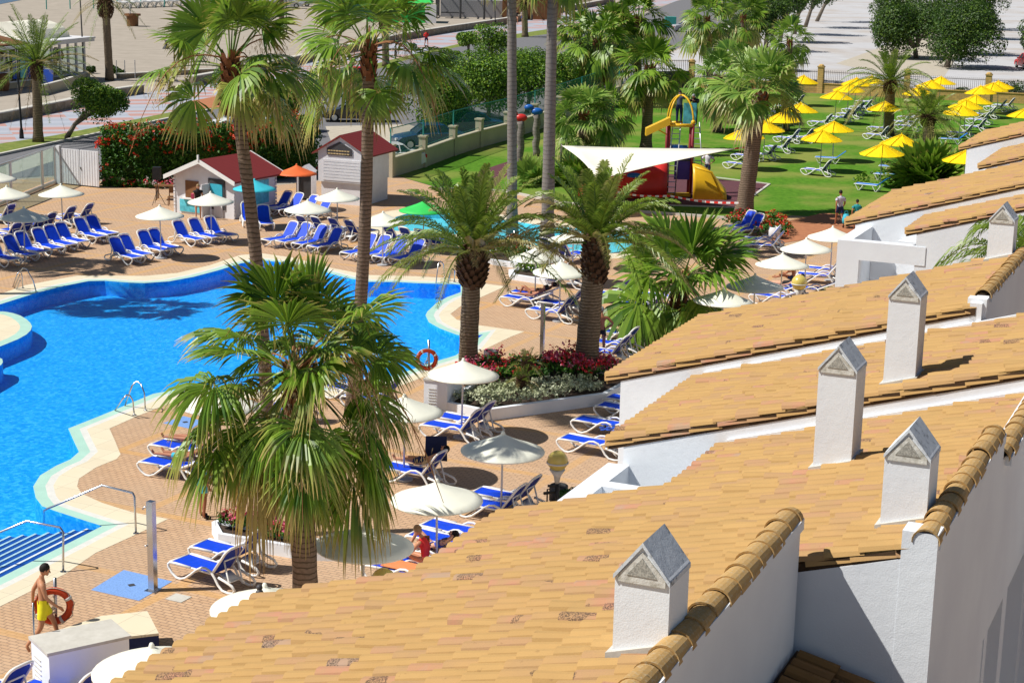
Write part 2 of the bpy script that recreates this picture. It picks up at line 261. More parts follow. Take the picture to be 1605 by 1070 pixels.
def fill(name,outer,holes,z,mat):
    bm=bmesh.new()
    for lp in [outer]+holes:
        vs=[bm.verts.new((p[0],p[1],z)) for p in lp]
        for i in range(len(vs)): bm.edges.new((vs[i],vs[(i+1)%len(vs)]))
    bmesh.ops.triangle_fill(bm,use_beauty=True,use_dissolve=False,edges=bm.edges[:]); bmesh.ops.recalc_face_normals(bm,faces=bm.faces[:])
    for f in bm.faces:
        if f.normal.z<0: f.normal_flip()
    me=bpy.data.meshes.new(name); bm.to_mesh(me); bm.free(); me.materials.append(M[mat]); o=bpy.data.objects.new(name,me); COL.objects.link(o); return o
def gp(lst,z=0.): return [G(x,y,z) for x,y in lst]
def smooth_poly(pts,it=2):
    for _ in range(it):
        q=[]; n=len(pts)
        for i in range(n):
            a,b=pts[i],pts[(i+1)%n]; q+=[a*.75+b*.25,a*.25+b*.75]
        pts=q
    return pts
def offset(poly,d):
    n=len(poly); A=sum(poly[i].x*poly[(i+1)%n].y-poly[(i+1)%n].x*poly[i].y for i in range(n)); sg=1 if A>0 else -1; out=[]
    for i in range(n):
        a,b,c=poly[i-1],poly[i],poly[(i+1)%n]; e1=(b-a); e2=(c-b); e1.z=e2.z=0; e1.normalize(); e2.normalize()
        n1=Vector((e1.y,-e1.x,0))*sg; n2=Vector((e2.y,-e2.x,0))*sg; m_=n1+n2
        if m_.length<.3: m_=n1
        m_.normalize(); q=max(.5,m_.dot(n1)); out.append(b+m_*(d/q))
    return out
# ---------------------------------------------------------------- ground, roads, beach
far=[Vector((-900,-60,0)),Vector((900,-60,0)),Vector((900,3000,0)),Vector((-900,3000,0))]
pool_px=[(-330,480),(-120,480),(0,477),(57,459),(101,448),(139,440.5),(164,440),(202,443),(227,443.7),(265,441),(303,434),(341,424),(378,412.7),(410,408),(450,412),(500,424),(545,436),(577,441.7),(620,442),(657,444),(700,445),(722,446),(722,458),(700,466),(684,475),(670,488),(667,494),(672,505),(690,515),(714,524),(735,529),(757,524),(735,542),(714,557),(677,568),(640,581),(600,593),(520,606),(440,610),(350,607),(290,608),(240,617),(199,634),(164,648.7),(107,671.4),(116,692),(123.7,708),(110,720),(88,729.5),(63,744.6),(52,762),(56,780),(66,793),(88,801),(125,813),(160,824),(103,853),(61,874),(0,905),(-120,962),(-330,1060)]
cop_px=[(-360,462),(-120,464),(0,461),(40,447),(121,432),(176,432),(227,432.5),(278,427.8),(328,416),(376,400),(410,397),(460,404),(520,420),(577,431),(652,433),(713,436.7),(746,443),(792,448.8),(746,469.5),(722,480),(706,492),(716,501),(746,509),(822,519.5),(800,528),(751,551.5),(700,577),(632,603),(600,609),(520,622),(440,628),(350,620),(290,626),(262,633.6),(215,652),(171.6,671.4),(180,690),(189,711.8),(183,719),(151,732),(124,749.7),(121,762),(126,770),(132,775),(160,787.6),(205.6,802),(263,813),(216,836),(150,866),(103,898.6),(0,950),(-120,1012),(-360,1130)]
pool=gp(pool_px); cop=gp(cop_px)
deck_px=[(-420,470),(-300,340),(0,283),(95,277),(160,284),(270,292),(420,292),(610,272),(690,296),(790,300),(880,318),(1000,332),(1150,342),(1240,338),(1320,342),(1700,330),(1900,400)]
deck=gp(deck_px)+[Vector((60,30,0)),Vector((60,5,0)),Vector((-60,5,0)),Vector((-60,40,0))]
kp_px=[(597,357),(612,343),(640,334),(683,331),(740,337),(794,345),(850,354),(905,358),(941,361),(990,367),(1010,377),(985,392),(941,399),(911,397),(850,389),(791,378),(748,371),(703,366),(650,362),(615,362)]
kp=smooth_poly(gp(kp_px),1); kc=offset(kp,1.2)
g=fill('ground',far,[cop,kc],-.02,'sand'); struct(g)
struct(fill('pool_deck',deck,[cop,kc],0.,'deck'))
mintp=offset(pool,.3); gut=offset(pool,.5)
struct(fill('pool_coping',cop,[gut],.004,'coping')); struct(fill('pool_gutter',gut,[mintp],.004,'gutter')); struct(fill('pool_edge_tiles',mintp,[pool],.004,'mint'))
struct(fill('kids_pool_coping',kc,[kp],.004,'coping'))
def basin(name,poly,zt,zb,wall,floor,water_,wz):
    b=MB(); n=len(poly)
    for i in range(n):
        a,c=poly[i],poly[(i+1)%n]; b.add([(a.x,a.y,zt),(c.x,c.y,zt),(c.x,c.y,zb),(a.x,a.y,zb)],[(0,1,2,3)])
    struct(b.build(name+'_wall',wall)); struct(fill(name+'_floor',poly,[],zb,floor)); w=struct(fill(name+'_water',poly,[],wz,water_)); return w
basin('pool',pool,.003,-.62,'mosaic','mosaic','water',-.09)
basin('kids_pool',kp,.003,-.35,'kidfloor','kidfloor','kidwater',-.07)
isl=gp([(-330,470+25),(-90,489),(0,487),(27.8,492),(46,503),(51.7,514),(38,527.5),(0,543),(-22,551),(-24,558),(3,560),(5,570),(-8,577),(-60,606),(-330,700)])
isl=smooth_poly(isl,1); b=MB(); b.prism([(p.x,p.y) for p in isl],-.9,.0); struct(b.build('pool_island',['mosaic'])); ii=offset(isl,-.4); struct(fill('island_edge_tiles',isl,[ii],.004,'mint')); struct(fill('island_paving',ii,[],.004,'coping'))
# underwater steps with white nosings
e0=G(160,824); dirS=(G(0,905)-e0); dirS.z=0; L=dirS.length*2; dirS.normalize(); nS=Vector((-dirS.y,dirS.x,0)); nS=nS if (G(40,830)-e0).dot(nS)>0 else -nS
b=MB(); w=MB()
for i in range(9):
    z=-.1-.055*i; a=e0+dirS*.1+nS*(.05+.32*i)+dirS*(.08*i); c=a+dirS*L; q=[a,c,c+nS*.33,a+nS*.33]; b.prism([(p.x,p.y) for p in q],z-.6,z)
    q=[a+nS*.27,c+nS*.27,c+nS*.335,a+nS*.335]; w.prism([(p.x,p.y) for p in q],z+.003,z+.014)
t=thing('pool_steps',(0,0,0),'dark blue submerged pool steps with white edges at the lower left','steps'); b.build('step_treads','stepblue',t); w.build('step_nosing','whiteline',t)
# lawn and outer ground bands
lawn_px=[(610,262),(700,240),(751,231),(795,219),(880,190),(1012,140),(1080,136),(1285,147),(1420,154),(1547,160),(1900,176),(1900,350),(1320,342),(1240,338),(1150,342),(1010,330),(880,317),(790,299),(690,295),(610,272)]
struct(fill('lawn',gp(lawn_px),[],.004,'lawn'))
def sheet(name,px,z,mat): return struct(fill(name,gp(px),[],z,mat))
def border(name,px,z,w,h,mat='kerb'):
    pts=gp(px); b=MB()
    for i in range(len(pts)-1):
        a,c=pts[i],pts[i+1]; d=(c-a).normalized(); n_=Vector((-d.y,d.x,0))*w/2; q=[a-n_,c-n_,c+n_,a+n_]; b.prism([(p.x,p.y) for p in q],-.02,z+h)
    return struct(b.build(name,mat))
border('lawn_kerb',[(690,297),(790,301),(880,319),(1000,333),(1150,344)],0,.16,.12)
sheet('garden_path',[(752,268),(800,252),(826,258),(795,274),(770,299),(738,296)],.008,'redmat')
sheet('playground_mat',[(905,300),(985,290),(1000,268),(1206,289),(1155,326),(1030,322),(930,312)],.012,'redmat')
border('playground_kerb',[(1155,326),(1030,322),(930,312),(905,300)],0,.14,.06); border('playground_kerb_back',[(1100,276),(1206,289),(1155,326)],0,.14,.05)
sheet('terracotta_path',[(1200,385),(1215,352),(1290,334),(1345,338),(1345,372),(1290,372)],.012,'redpath')
sheet('sea',[(-900,70),(-300,40),(0,7),(30,1),(80,-9),(300,-40),(900,-100),(-900,-105)],.01,'sea')
sheet('promenade',[(-500,275),(0,191),(101,172),(186,152),(220,147),(393,118),(520,88),(628,63),(700,52),(792,38),(870,22),(1000,-2),(1110,-12),(1060,2),(1000,22),(870,44),(742,64),(669,80),(600,97),(520,118),(400,148),(330,163),(217,186),(86,212),(0,225),(-500,330)],-.012,'prom')
sheet('verge',[(-500,330),(0,225),(86,212),(217,186),(330,163),(400,148),(520,118),(600,97),(669,80),(742,64),(870,44),(1000,22),(1000,26),(870,52),(742,69),(669,84),(600,106),(520,128),(400,158),(330,173),(217,197),(86,225),(0,243),(-500,350)],-.008,'drygrass')
sheet('road',[(-500,350),(0,243),(86,225),(217,197),(330,173),(400,158),(520,128),(600,106),(669,84),(742,69),(870,52),(1000,26),(1060,2),(1130,-14),(1300,-30),(1400,-40),(1180,20),(1000,105),(1012,138),(880,188),(795,217),(663,262),(600,275),(420,285),(270,288),(160,281),(95,274),(0,281),(-500,380)],-.004,'asphalt')
sheet('street_pavement',[(-500,378),(0,279),(92,250),(92,228),(0,262),(-500,350)],0.0,'pave')
sheet('red_pavement',[(290,160),(345,150),(420,140),(420,150),(345,168),(300,172)],0.0,'redpath')
sheet('side_pavement',[(510,198),(640,195),(700,215),(660,235),(520,225)],0.,'pave')
sheet('car_park',[(1012,138),(1000,108),(1180,22),(1300,-22),(1900,-40),(1900,174),(1547,159),(1285,145),(1080,134)],0.,'lot')
sheet('planted_strip',[(1310,100),(1420,60),(1500,20),(1540,22),(1520,60),(1480,120),(1400,118)],.004,'pave')
# beach wall
def wallrun(name,px,h,th,mats,label,cat,capt=.08,z=0,group=None):
    pts=gp(px); o=thing(name,pts[0],label,cat,group); b=MB(); c=MB(); o0=pts[0]
    for i in range(len(pts)-1):
        a,e=pts[i]-o0,pts[i+1]-o0; d=(e-a).normalized(); n_=Vector((-d.y,d.x,0))*th/2; n2=n_*1.25
        b.prism([(p.x,p.y) for p in (a-n_,e-n_,e+n_,a+n_)],-.02,h); c.prism([(p.x,p.y) for p in (a-n2,e-n2,e+n2,a+n2)],h,h+capt)
    b.build('wall_body',mats[0],o); c.build('coping',mats[1],o); return o
wallrun('beach_wall',[(-300,238),(0,191),(101,171),(186,151),(222,146)],.62,.5,['stonewall','kerb'],'low stone wall with pale top along the promenade at far left','wall')
wallrun('beach_wall',[(300,134),(393,117),(520,87),(628,63),(700,51),(792,37),(870,21),(960,4)],.75,.5,['stonewall','kerb'],'long low stone sea wall behind the running man','wall')
wallrun('road_kerb',[(-300,300),(0,244),(86,225.5),(217,197.5),(330,173.5)],.14,.2,['kerb','kerb'],'grey kerb between grass verge and road at left','kerb',.01)
wallrun('beach_kerb',[(185,123),(300,116),(400,112)],.35,.5,['stonewall','kerb'],'pale line of low wall on the sand behind the thin date palm trunk','wall')
# ---------------------------------------------------------------- villas
AZ=R(23.3); EE=Vector((sin(AZ),cos(AZ),0)); TT=Vector((cos(AZ),-sin(AZ),0)); SL=.306
def W3(e,t,z): return EE*e+TT*t+Vector((0,0,z))
def rz(h,t): return CH-h+SL*t
NRM=(Vector((0,0,1))-TT*SL).normalized()
def tiles(b,e0,e1,t0,t1,h,sp=.228,pit=.36,rows=None):
    n=max(1,round((e1-e0)/sp)); sp=(e1-e0)/n
    for i in range(n):
        ec=e0+sp*(i+.5); off=random.random()*pit*.8; k=0; t=t0-off*.0
        first=True; tt=t0
        while tt<t1:
            ln=pit if not first else pit*(.55+random.random()*.5)
            l2=min(ln+.05,t1-tt+.02); yaw=random.gauss(0,.02); dz=abs(random.gauss(0,.009)); lift=.022+(.028 if random.random()<.09 else 0); de=random.gauss(0,.008)
            vs=[]; ns=5
            for (u,rr,zz) in ((0,.112,lift),(l2,.095,0)):
                for j in range(ns+1):
                    w=PI*(.06+.88*j/ns); p=W3(ec+de-rr*cos(w)+yaw*(u-l2/2)*(0 if u==0 else 1),tt+u,rz(h,tt+u))+NRM*(rr*.92*sin(w)+zz+dz); vs.append(p)
            for j in range(ns+1):
                w=PI*(.06+.88*j/ns); rr=.1; vs.append(W3(ec+de-rr*cos(w),tt+.004,rz(h,tt+.004))+NRM*(rr*.92*sin(w)+lift+dz-.012))
            m1=ns+1
            b.add(vs,[(j,j+1,m1+j+1,m1+j) for j in range(ns)]+[(2*m1+j,2*m1+j+1,j+1,j) for j in range(ns)])
            tt+=ln; first=False
def roofslab(b,e0,e1,t0,t1,h,th=.14,top=-.0):
    q=[(e0,t0),(e1,t0),(e1,t1),(e0,t1)]; b.hexa([W3(e,t,rz(h,t)-th) for e,t in q],[W3(e,t,rz(h,t)+top) for e,t in q])
def etbox(b,e0,e1,t0,t1,z0,z1):
    q=[(e0,t0),(e1,t0),(e1,t1),(e0,t1)]; b.hexa([W3(e,t,z0) for e,t in q],[W3(e,t,z1) for e,t in q])
def etslope(b,e0,e1,t0,t1,z0,h,d):
    "box whose top follows the roof slope"
    q=[(e0,t0),(e1,t0),(e1,t1),(e0,t1)]; b.hexa([W3(e,t,z0) for e,t in q],[W3(e,t,rz(h,t)+d) for e,t in q])
def ridgecap(b,e0,e1,t,h,d=.07,r=.145,pit=.36):
    z=rz(h,t)+d; e=e0
    while e<e1-.05:
        vs=[]; ns=11; l2=min(pit+.05,e1-e+.02); dz=random.gauss(0,.006); dt=random.gauss(0,.006)
        for u,rr,zz in ((0,r*1.0,.012),(l2,r*.9,0)):
            for j in range(ns+1): w=PI*(-.04+1.08*j/ns); vs.append(W3(e+u,t+dt-rr*cos(w),z+rr*.95*sin(w)+zz+dz))
        for j in range(ns+1): w=PI*(-.04+1.08*j/ns); vs.append(W3(e+.004,t+dt-r*.93*cos(w),z+r*.93*.95*sin(w)+dz))
        m1=ns+1; b.add(vs,[(j,j+1,m1+j+1,m1+j) for j in range(ns)][::1]+[(2*m1+j,2*m1+j+1,j+1,j) for j in range(ns)]); e+=pit
def verge(b,mo,e0,t0,t1,h):
    "overhanging edge row of tiles set lower, with mossy mortar between"
    tt=t0
    while tt<t1:
        l2=min(.52,t1-tt+.02); vs=[]; ns=5; dz=random.gauss(0,.006)
        for u,rr,zz in ((0,.12,.016),(l2,.108,-.004)):
            for j in range(ns+1): w=PI*j/ns; vs.append(W3(e0+.11-rr*cos(w),tt+u,rz(h,tt+u)-.052)+NRM*(rr*.8*sin(w)+zz+dz))
        m1=ns+1; b.add(vs,[(j,j+1,m1+j+1,m1+j) for j in range(ns)]); tt+=.46
    q=[(e0+.03,t0+.02),(e0+.1,t0+.02),(e0+.1,t1),(e0+.03,t1)]; mo.hexa([W3(e,t,rz(h,t)-.1) for e,t in q],[W3(e,t,rz(h,t)+.062) for e,t in q])
def chimney(par,px,h,ztop_px,w=.48,d=.5,cap='mortar',label=None):
    "px: photo pixel of the lower left front corner; ztop_px: pixel of the gable peak"
    r_=ray(*px); t=-h/(r_.z-SL*(TT.x*r_.x+TT.y*r_.y)); p=Vector((r_.x*t,r_.y*t,CH+r_.z*t)); e,tt=p.dot(EE),p.dot(TT)
    c=W3(e+d/2,tt+w/2,0); pk=ray(*ztop_px); pe=W3(e+d,tt+w/2,0); s=pe.y/pk.y; zp=CH+pk.z*s
    gh=w*.62; zs=zp-gh; zb=rz(h,tt)-.15
    b=MB(); etbox(b,e,e+d,tt,tt+w,zb,zs-.05); o=b.build('chimney',['stucco'],par)
    if label: o['label']=label
    b=MB(); fl=.045; etslope(b,e-.045,e+d+.03,tt-.05,tt+w+.03,zb,h,.135); b.build('flashing','kerb',o)
    b=MB(); z0=zs-.05 # gable block
    q=[(tt,z0),(tt+w,z0),(tt+w,zs+.0),(tt+w/2,zp-.03),(tt,zs+.0)]; b.hexa([W3(e,a,z) for a,z in q],[W3(e+d,a,z) for a,z in q]); b.build('gable_block',['stucco'],o)
    b=MB(); m_=.035; q=[(tt+m_,z0-.02),(tt+w-m_,z0-.02),(tt+w-m_,zs-.01),(tt+w/2,zp-.09),(tt+m_,zs-.01)]; b.hexa([W3(e-.02,a,z) for a,z in q],[W3(e+.0,a,z) for a,z in q])
    og=b.build('mesh_plate',cap,o)
    b=MB(); q=[(tt+.11,zs-.0),(tt+w-.11,zs-.0),(tt+w/2,zp-.14)]; b.hexa([W3(e-.027,a,z) for a,z in q],[W3(e-.018,a,z) for a,z in q]); b.build('vent_grille',GR,o)
    b=MB()
    for sgn in (-1,1):
        tc=tt+w/2; ta=tc+sgn*(w/2+.008); q=[(tc,zp),(tc,zp-.04),(ta,zs-.055),(ta,zs-.012)]
        b.hexa([W3(e-.03,a,z) for a,z in q],[W3(e+d+.01,a,z) for a,z in q])
    b.build('coping_slabs',['capstone'],o); return o
k=NT('vent_grille'); c=k.ramp(k.math('FRACT',k.math('MULTIPLY',k.math('ADD',k.n('SeparateXYZ').outputs[2],0),1)),[(0,(.1,.1,.09)),(1,(.1,.1,.09))]); f=k.noise(60,3); c=k.ramp(f,[(.4,(.26,.255,.23)),(.6,(.46,.45,.4))]); GR=k.fin(c,.9,.1)
def bay(par,e0,e1,t0,t1,h,vg=False,cap=None,wall_t=.22,nearwall=True,rightwall=True,z0=0):
    b=MB(); tiles(b,e0,e1,t0,t1,h); o=b.build('roof',['tile'],par)
    b=MB(); roofslab(b,e0+.01,e1-.01,t0+.05,t1,h,.1,.02); b.build('roof_bed','under',o)
    if vg: b=MB(); mo=MB(); verge(b,mo,e0,t0,t1-.1,h); b.build('verge_tiles','tile',o); mo.build('verge_mortar','moss',o)
    if cap is not None: b=MB(); ridgecap(b,cap[0],cap[1],t1,h); b.build('ridge_cap','ridge',o); b=MB(); b.hexa([W3(e,t_,rz(h,t1)-.02) for e,t_ in ((cap[0]+.12,t1+.02),(cap[1],t1+.02),(cap[1],t1+.14),(cap[0]+.12,t1+.14))],[W3(e,t_,rz(h,t1)+.1) for e,t_ in ((cap[0]+.12,t1+.02),(cap[1],t1+.02),(cap[1],t1+.14),(cap[0]+.12,t1+.14))]); b.build('white_bedding','stucco',o)
    b=MB(); el=e0+(.02 if vg else .0)
    etslope(b,el,el+.25,t0+.3,t1+.02,z0,h,-.07)           # near wall
    etslope(b,e1-.25,e1-.004,t0+.3,t1+.02,z0,h,-.07)
    etbox(b,el+.25,e1-.25,t0+.3,t0+.5,z0,rz(h,t0+.3)-.07)
    if rightwall: etbox(b,el,e1-.004,t1-.1,t1+.1,z0,rz(h,t1)+(.1 if cap else .0))
    b.build('wall',['stucco'],par); return o
va=thing('villa',W3(16,-7,0),'nearest villa wing, its ochre tiled roof filling the bottom of the picture','villa','stepped row of villas')
def setp(par,fn):
    # children were built in world coordinates: shift to the parent's origin
    for ch in par.children: ch.location=-par.location
bay(va,9.5,17.3,-10.67,-4.26,4.7,cap=(9.6,17.28))
chimney(va,(959,1041),4.7,(1032,820),.49,.52,'mortar','nearest chimney with lichen spotted cap, beside the lower ridge')
etb=MB(); bay_walls=None
vb=thing('villa',W3(19.6,-6,0),'second villa wing, its tiled roof carrying two white chimneys and a long ridge cap','villa','stepped row of villas')
bay(vb,17.42,21.9,-9.53,-2.9,5.2,vg=False,cap=(17.4,21.85),rightwall=False)
bv=MB(); mo=MB(); verge(bv,mo,17.42,-4.1,-3.15,5.2); bv.build('verge_tiles','tile',vb); mo.build('verge_mortar','moss',vb)
b=MB(); etbox(b,17.416,17.72,-3.14,-2.777,0,rz(5.2,-2.9)+.17); b.build('gable_pier','stucco',vb)
chimney(vb,(1378,838),5.2,(1438,652),.48,.52,'mortar','chimney at the end of the second ridge with a clean mesh gable')
chimney(vb,(1273,746),5.2,(1324,527),.48,.52,'mortar','tallest slim chimney in the middle of the tiled roofs')
# recessed louvre slots in the shaded ridge wall of the second wing
b=MB()
for i,(ea,eb,zt) in enumerate(((13.2,14.6,5.9),(15.1,16.3,5.9))): pass
vc=thing('villa',W3(23.8,-5,0),'third villa wing, lowest roof running up to the white parapet strip','villa','stepped row of villas')
bay(vc,21.9,25.7,-7.54,-2.84,5.57,cap=(21.95,25.6),rightwall=False)
b=MB(); etbox(b,21.95,25.7,-9.35,-9.0,2.5,6.05); etbox(b,24.5,24.78,-9.0,-7.1,2.5,6.05); b.build('terrace_parapet','stucco',vc)
b=MB(); etbox(b,21.95,25.6,-9.0,-7.2,2.5,4.9); b.build('terrace_floor','stucco',vc)
vd=thing('villa',W3(28,-6,0),'villa wing with one tall chimney, its mossy verge above a white strip, right of centre','villa','stepped row of villas')
bay(vd,25.68,30.25,-9.4,0.6,5.17,vg=True)
chimney(vd,(1383,613),5.17,(1424,424),.47,.52,'mortar')
ve=thing('villa',W3(33,-7,0),'long tiled villa wing below the flowering planter, its small chimney by the ridge','villa','stepped row of villas')
bay(ve,30.18,36.,-11.1,-4.5,4.81,vg=True,cap=(30.9,35.95))
b=MB(); etbox(b,30.3,30.55,-4.66,-4.34,0,rz(4.81,-4.5)+.16); b.build('gable_pier','stucco',ve)
chimney(ve,(1545,416),4.81,(1573,315),.48,.5,'mortar')
vf=thing('villa',W3(48,-8,0),'low villa wing with the white doorway terrace at the right','villa','far villa blocks')
bay(vf,46.9,49.7,-8.97,-2,5.02,vg=True)
b=MB(); etbox(b,46.9,49.6,-10.75,-10.4,0,6.3); etbox(b,46.9,47.25,-10.4,-10.15,0,6.3); etbox(b,46.9,47.25,-10.15,-8.4,5.8,6.3); etbox(b,46.95,47.2,-8.4,-2,0,5.2); etbox(b,49.3,49.6,-9.6,-8.2,0,6.0); b.build('terrace_parapet','stucco',vf)
vg_=thing('villa',W3(53,-8,0),'villa with a long pinkish tiled roof behind the two walkers','villa','far villa blocks')
bay(vg_,49.6,56.4,-11.2,-2,4.663,vg=True)
vh=thing('villa',W3(67,-8,0),'small tiled villa roof near the right edge of the lawn','villa','far villa blocks')
bay(vh,63.9,69.8,-9.85,-5,5.03,vg=True)
vi=thing('villa',W3(73,-9,0),'farthest tiled villa roof with white gable beside the yellow umbrellas','villa','far villa blocks')
bay(vi,69.6,76.,-11.5,-5,4.57,vg=True)
# lower shaded roof and stair wall at the bottom right
vj=thing('lower_roof',W3(15,-3,0),'dark brown shaded lean-to tile roof between two white walls at the bottom','lean-to roof')
h2=SL; b=MB()
def tiles_down(b,e0,e1,t0,t1,zt,sl=.34):
    n=round((e1-e0)/.235)
    for i in range(n):
        ec=e0+(e1-e0)*(i+.5)/n; tt=t0
        nn=(Vector((0,0,1))+TT*sl).normalized()
        while tt<t1:
            vs=[]; ns=5; dz=random.gauss(0,.006)
            for u,rr,zz in ((0,.095,0),(.42,.115,.03)):
                for j in range(ns+1): w=PI*(.04+.92*j/ns); vs.append(W3(ec-rr*cos(w),tt+u,zt-sl*(tt+u-t0))+nn*(rr*.85*sin(w)+zz+dz))
            for j in range(ns+1): w=PI*(.04+.92*j/ns); vs.append(W3(ec-.098*cos(w),tt+.416,zt-sl*(tt+.416-t0))+nn*(.098*.85*sin(w)+.03+dz))
            m1=ns+1; b.add(vs,[(j,j+1,m1+j+1,m1+j) for j in range(ns)]+[(m1+j,m1+j+1,2*m1+j+1,2*m1+j) for j in range(ns)]); tt+=.37
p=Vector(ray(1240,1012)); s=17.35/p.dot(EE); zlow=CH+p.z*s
tiles_down(b,12.6,17.35,-4.1,-1.6,zlow-.05); ro=b.build('roof','tile_shade',vj)
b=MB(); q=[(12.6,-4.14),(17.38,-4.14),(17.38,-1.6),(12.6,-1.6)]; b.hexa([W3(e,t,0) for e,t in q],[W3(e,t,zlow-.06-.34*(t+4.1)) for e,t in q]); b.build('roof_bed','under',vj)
# shaded ridge wall of the second and third wings with narrow recessed slots
b=MB(); zt=5.83
etbox(b,17.72,21.45,-3.0,-2.78,0,zt); etbox(b,23.1,23.5,-3.0,-2.78,0,zt); etbox(b,25.3,29,-3.0,-2.78,0,zt)
etbox(b,17.72,21.9,-3.0,-2.78,zt,rz(5.2,-2.9)+.1); etbox(b,21.9,29,-3.0,-2.78,zt,rz(5.57,-2.84)+.1); b.build('slotted_wall','stucco',vb)
b=MB(); etbox(b,21.3,25.5,-3.4,-3.15,0,5.95); b.build('slot_back','stucco',vb)
b=MB()
for e_,ta,tb,h_ in ((25.69,-7.4,-2.9,5.57),(30.19,-9.2,-3.,5.17)): q=[(e_-.05,ta),(e_+.01,ta),(e_+.01,tb),(e_-.05,tb)]; b.hexa([W3(e,t_,rz(h_,t_)) for e,t_ in q],[W3(e,t_,rz(h_,t_)+.14) for e,t_ in q])
b.build('white_bedding','stucco',vd)
for o in (va,vb,vc,vd,ve,vf,vg_,vh,vi,vj): setp(o,0)
# ---------------------------------------------------------------- parasols
def parasol_proto(cm,pm,rad=1.03,hr=1.85,ap=.43):
    t=thing('parasol',(0,0,0),'x','parasol'); b=MB()
    pr=[(rad-.02,hr-.035),(rad,hr-.03),(rad,hr),(rad*.8,hr+ap*.18),(rad*.55,hr+ap*.41),(rad*.3,hr+ap*.66),(rad*.12,hr+ap*.87),(.03,hr+ap)]
    b.lathe(pr,seg=32); b.lathe([(.02,hr+ap-.04),(rad*.5,hr+ap*.34-.03),(rad-.02,hr-.035)],seg=32); b.build('canopy',cm,t,True)
    b=MB(); b.lathe([(.001,hr+ap+.07),(.03,hr+ap+.065),(.045,hr+ap+.03),(.06,hr+ap-.02)][::-1],seg=12); b.build('finial',cm,t,True)
    b=MB(); b.tube([(0,0,0),(0,0,hr+ap-.05)],.026,10); b.build('pole',pm,t,True)
    b=MB(); b.lathe([(.24,0),(.24,.05),(.05,.07),(.04,.25),(.001,.26)],seg=16); b.build('base','pole_grey',t); return t
WG='cream parasols round the pool'
wp=[((787,706),'cream parasol streaked with palm shadow over the two loungers in front of the globe lamp'),((724.5,588),'cream parasol in front of the flowering planter and white cabinet'),((686,783),'cream parasol just above the two sunbathing women'),((567,855),'cream parasol half covered by the hanging leaves of the big fan palm'),((419,952),'cream parasol at the roof edge just left of the big palm trunk'),((243,1049),'cream parasol cut off by the bottom edge beside the white cabinet'),((634,646),'cream parasol hidden behind the right side of the big fan palm'),((343,636),'cream parasol hidden behind the left side of the big fan palm'),((840,406),'cream parasol over the sunbathing couple, left of the palm trunk'),((878,427),'cream parasol touching the left side of the thick palm trunk at centre right'),((899,376),'cream parasol at the near edge of the kids pool beside a grey trunk'),((949,355),'cream parasol beyond the kids pool, behind the date palm fronds'),((1226,415.5),'cream parasol straight above the small globe lamp'),((1265,391),'middle cream parasol of the three near the white terrace wall'),((1305,372),'cream parasol nearest the two walkers, cut by the terrace wall'),((1184,449),'cream parasol peeping out right of the small fan palm'),((1132,472),'wide cream parasol behind the drooping leaves of the small fan palm'),((1180,500),'cream parasol whose top just clears the tiled roof'),((-8,281),'topmost cream parasol at the left edge by the glass fence'),((11,307),'second cream parasol down at the left edge'),((36,342),'third and lowest cream parasol at the left edge'),((97,304.5),'cream parasol in front of the white garden gate'),((251,338.5),'cream parasol in front of the loudspeaker'),((330.5,316.5),'cream parasol in front of the small white kiosk'),((529,311),'cream parasol in front of the tall white kiosk'),((482,329),'cream parasol just right of the orange and turquoise ones'),((600,349),'cream parasol right of the tall grey trunk at the kids pool end')]
proto=parasol_proto('canopy','pole_white')
for i,((x,y),lb) in enumerate(wp):
    o=proto if i==0 else copytree(proto); p=G(x,y,1.85); o.location=(p.x,p.y,0); o.rotation_euler=(R(random.uniform(-1.2,1.2)),R(random.uniform(-1.2,1.2)),random.random()*6); tag(o,lb,'parasol',WG)
for (x,y),cm,lb,rad in (((399,296),'cyan_canopy','turquoise parasol beside the small kiosk',1.02),((465,272),'orange_canopy','orange parasol in front of the hedge',1.02),((664,330),'green_canopy','bright green parasol standing in the kids pool',1.1)):
    o=parasol_proto(cm,'pole_white',rad); p=G(x,y,1.85); o.location=(p.x,p.y,0); tag(o,lb,'parasol')
# yellow slatted parasols on the lawn
def yellow_proto():
    t=thing('beach_parasol',(0,0,0),'x','parasol'); b=MB(); hr,ap,rad,N=1.95,.54,1.25,16; rings=7
    for i in range(rings):
        r0=rad*(1-i/rings)+.02; r1=rad*(1-(i+1)/rings)+.0; z0=hr+ap*i/rings-.035; z1=hr+ap*(i+1)/rings
        b.lathe([(r0,z0),(max(r1,.03),z1),(max(r1-.03,.02),z1-.03),(r0-.03,z0-.02),(r0,z0)],seg=N)
    b.build('canopy','yellow',t)
    for j in range(8):
        b=MB(); w=2*PI*j/8+.1; b.tube([((rad+.02)*cos(w),(rad+.02)*sin(w),hr+.0),(.03*cos(w),.03*sin(w),hr+ap+.04)],.022,5); b.build('rib','yellow',t)
    b=MB(); b.tube([(0,0,hr+ap-.1),(0,0,hr+ap+.14)],[.06,.02],8); b.build('finial','yellow',t)
    b=MB(); b.tube([(0,0,0),(0,0,1.0)],.035,8); b.build('lower_pole','pole_white',t); b=MB(); b.tube([(0,0,1.0),(0,0,hr+ap-.1)],.025,8); b.build('pole','pole_grey',t); return t
YG='yellow parasols on the lawn'
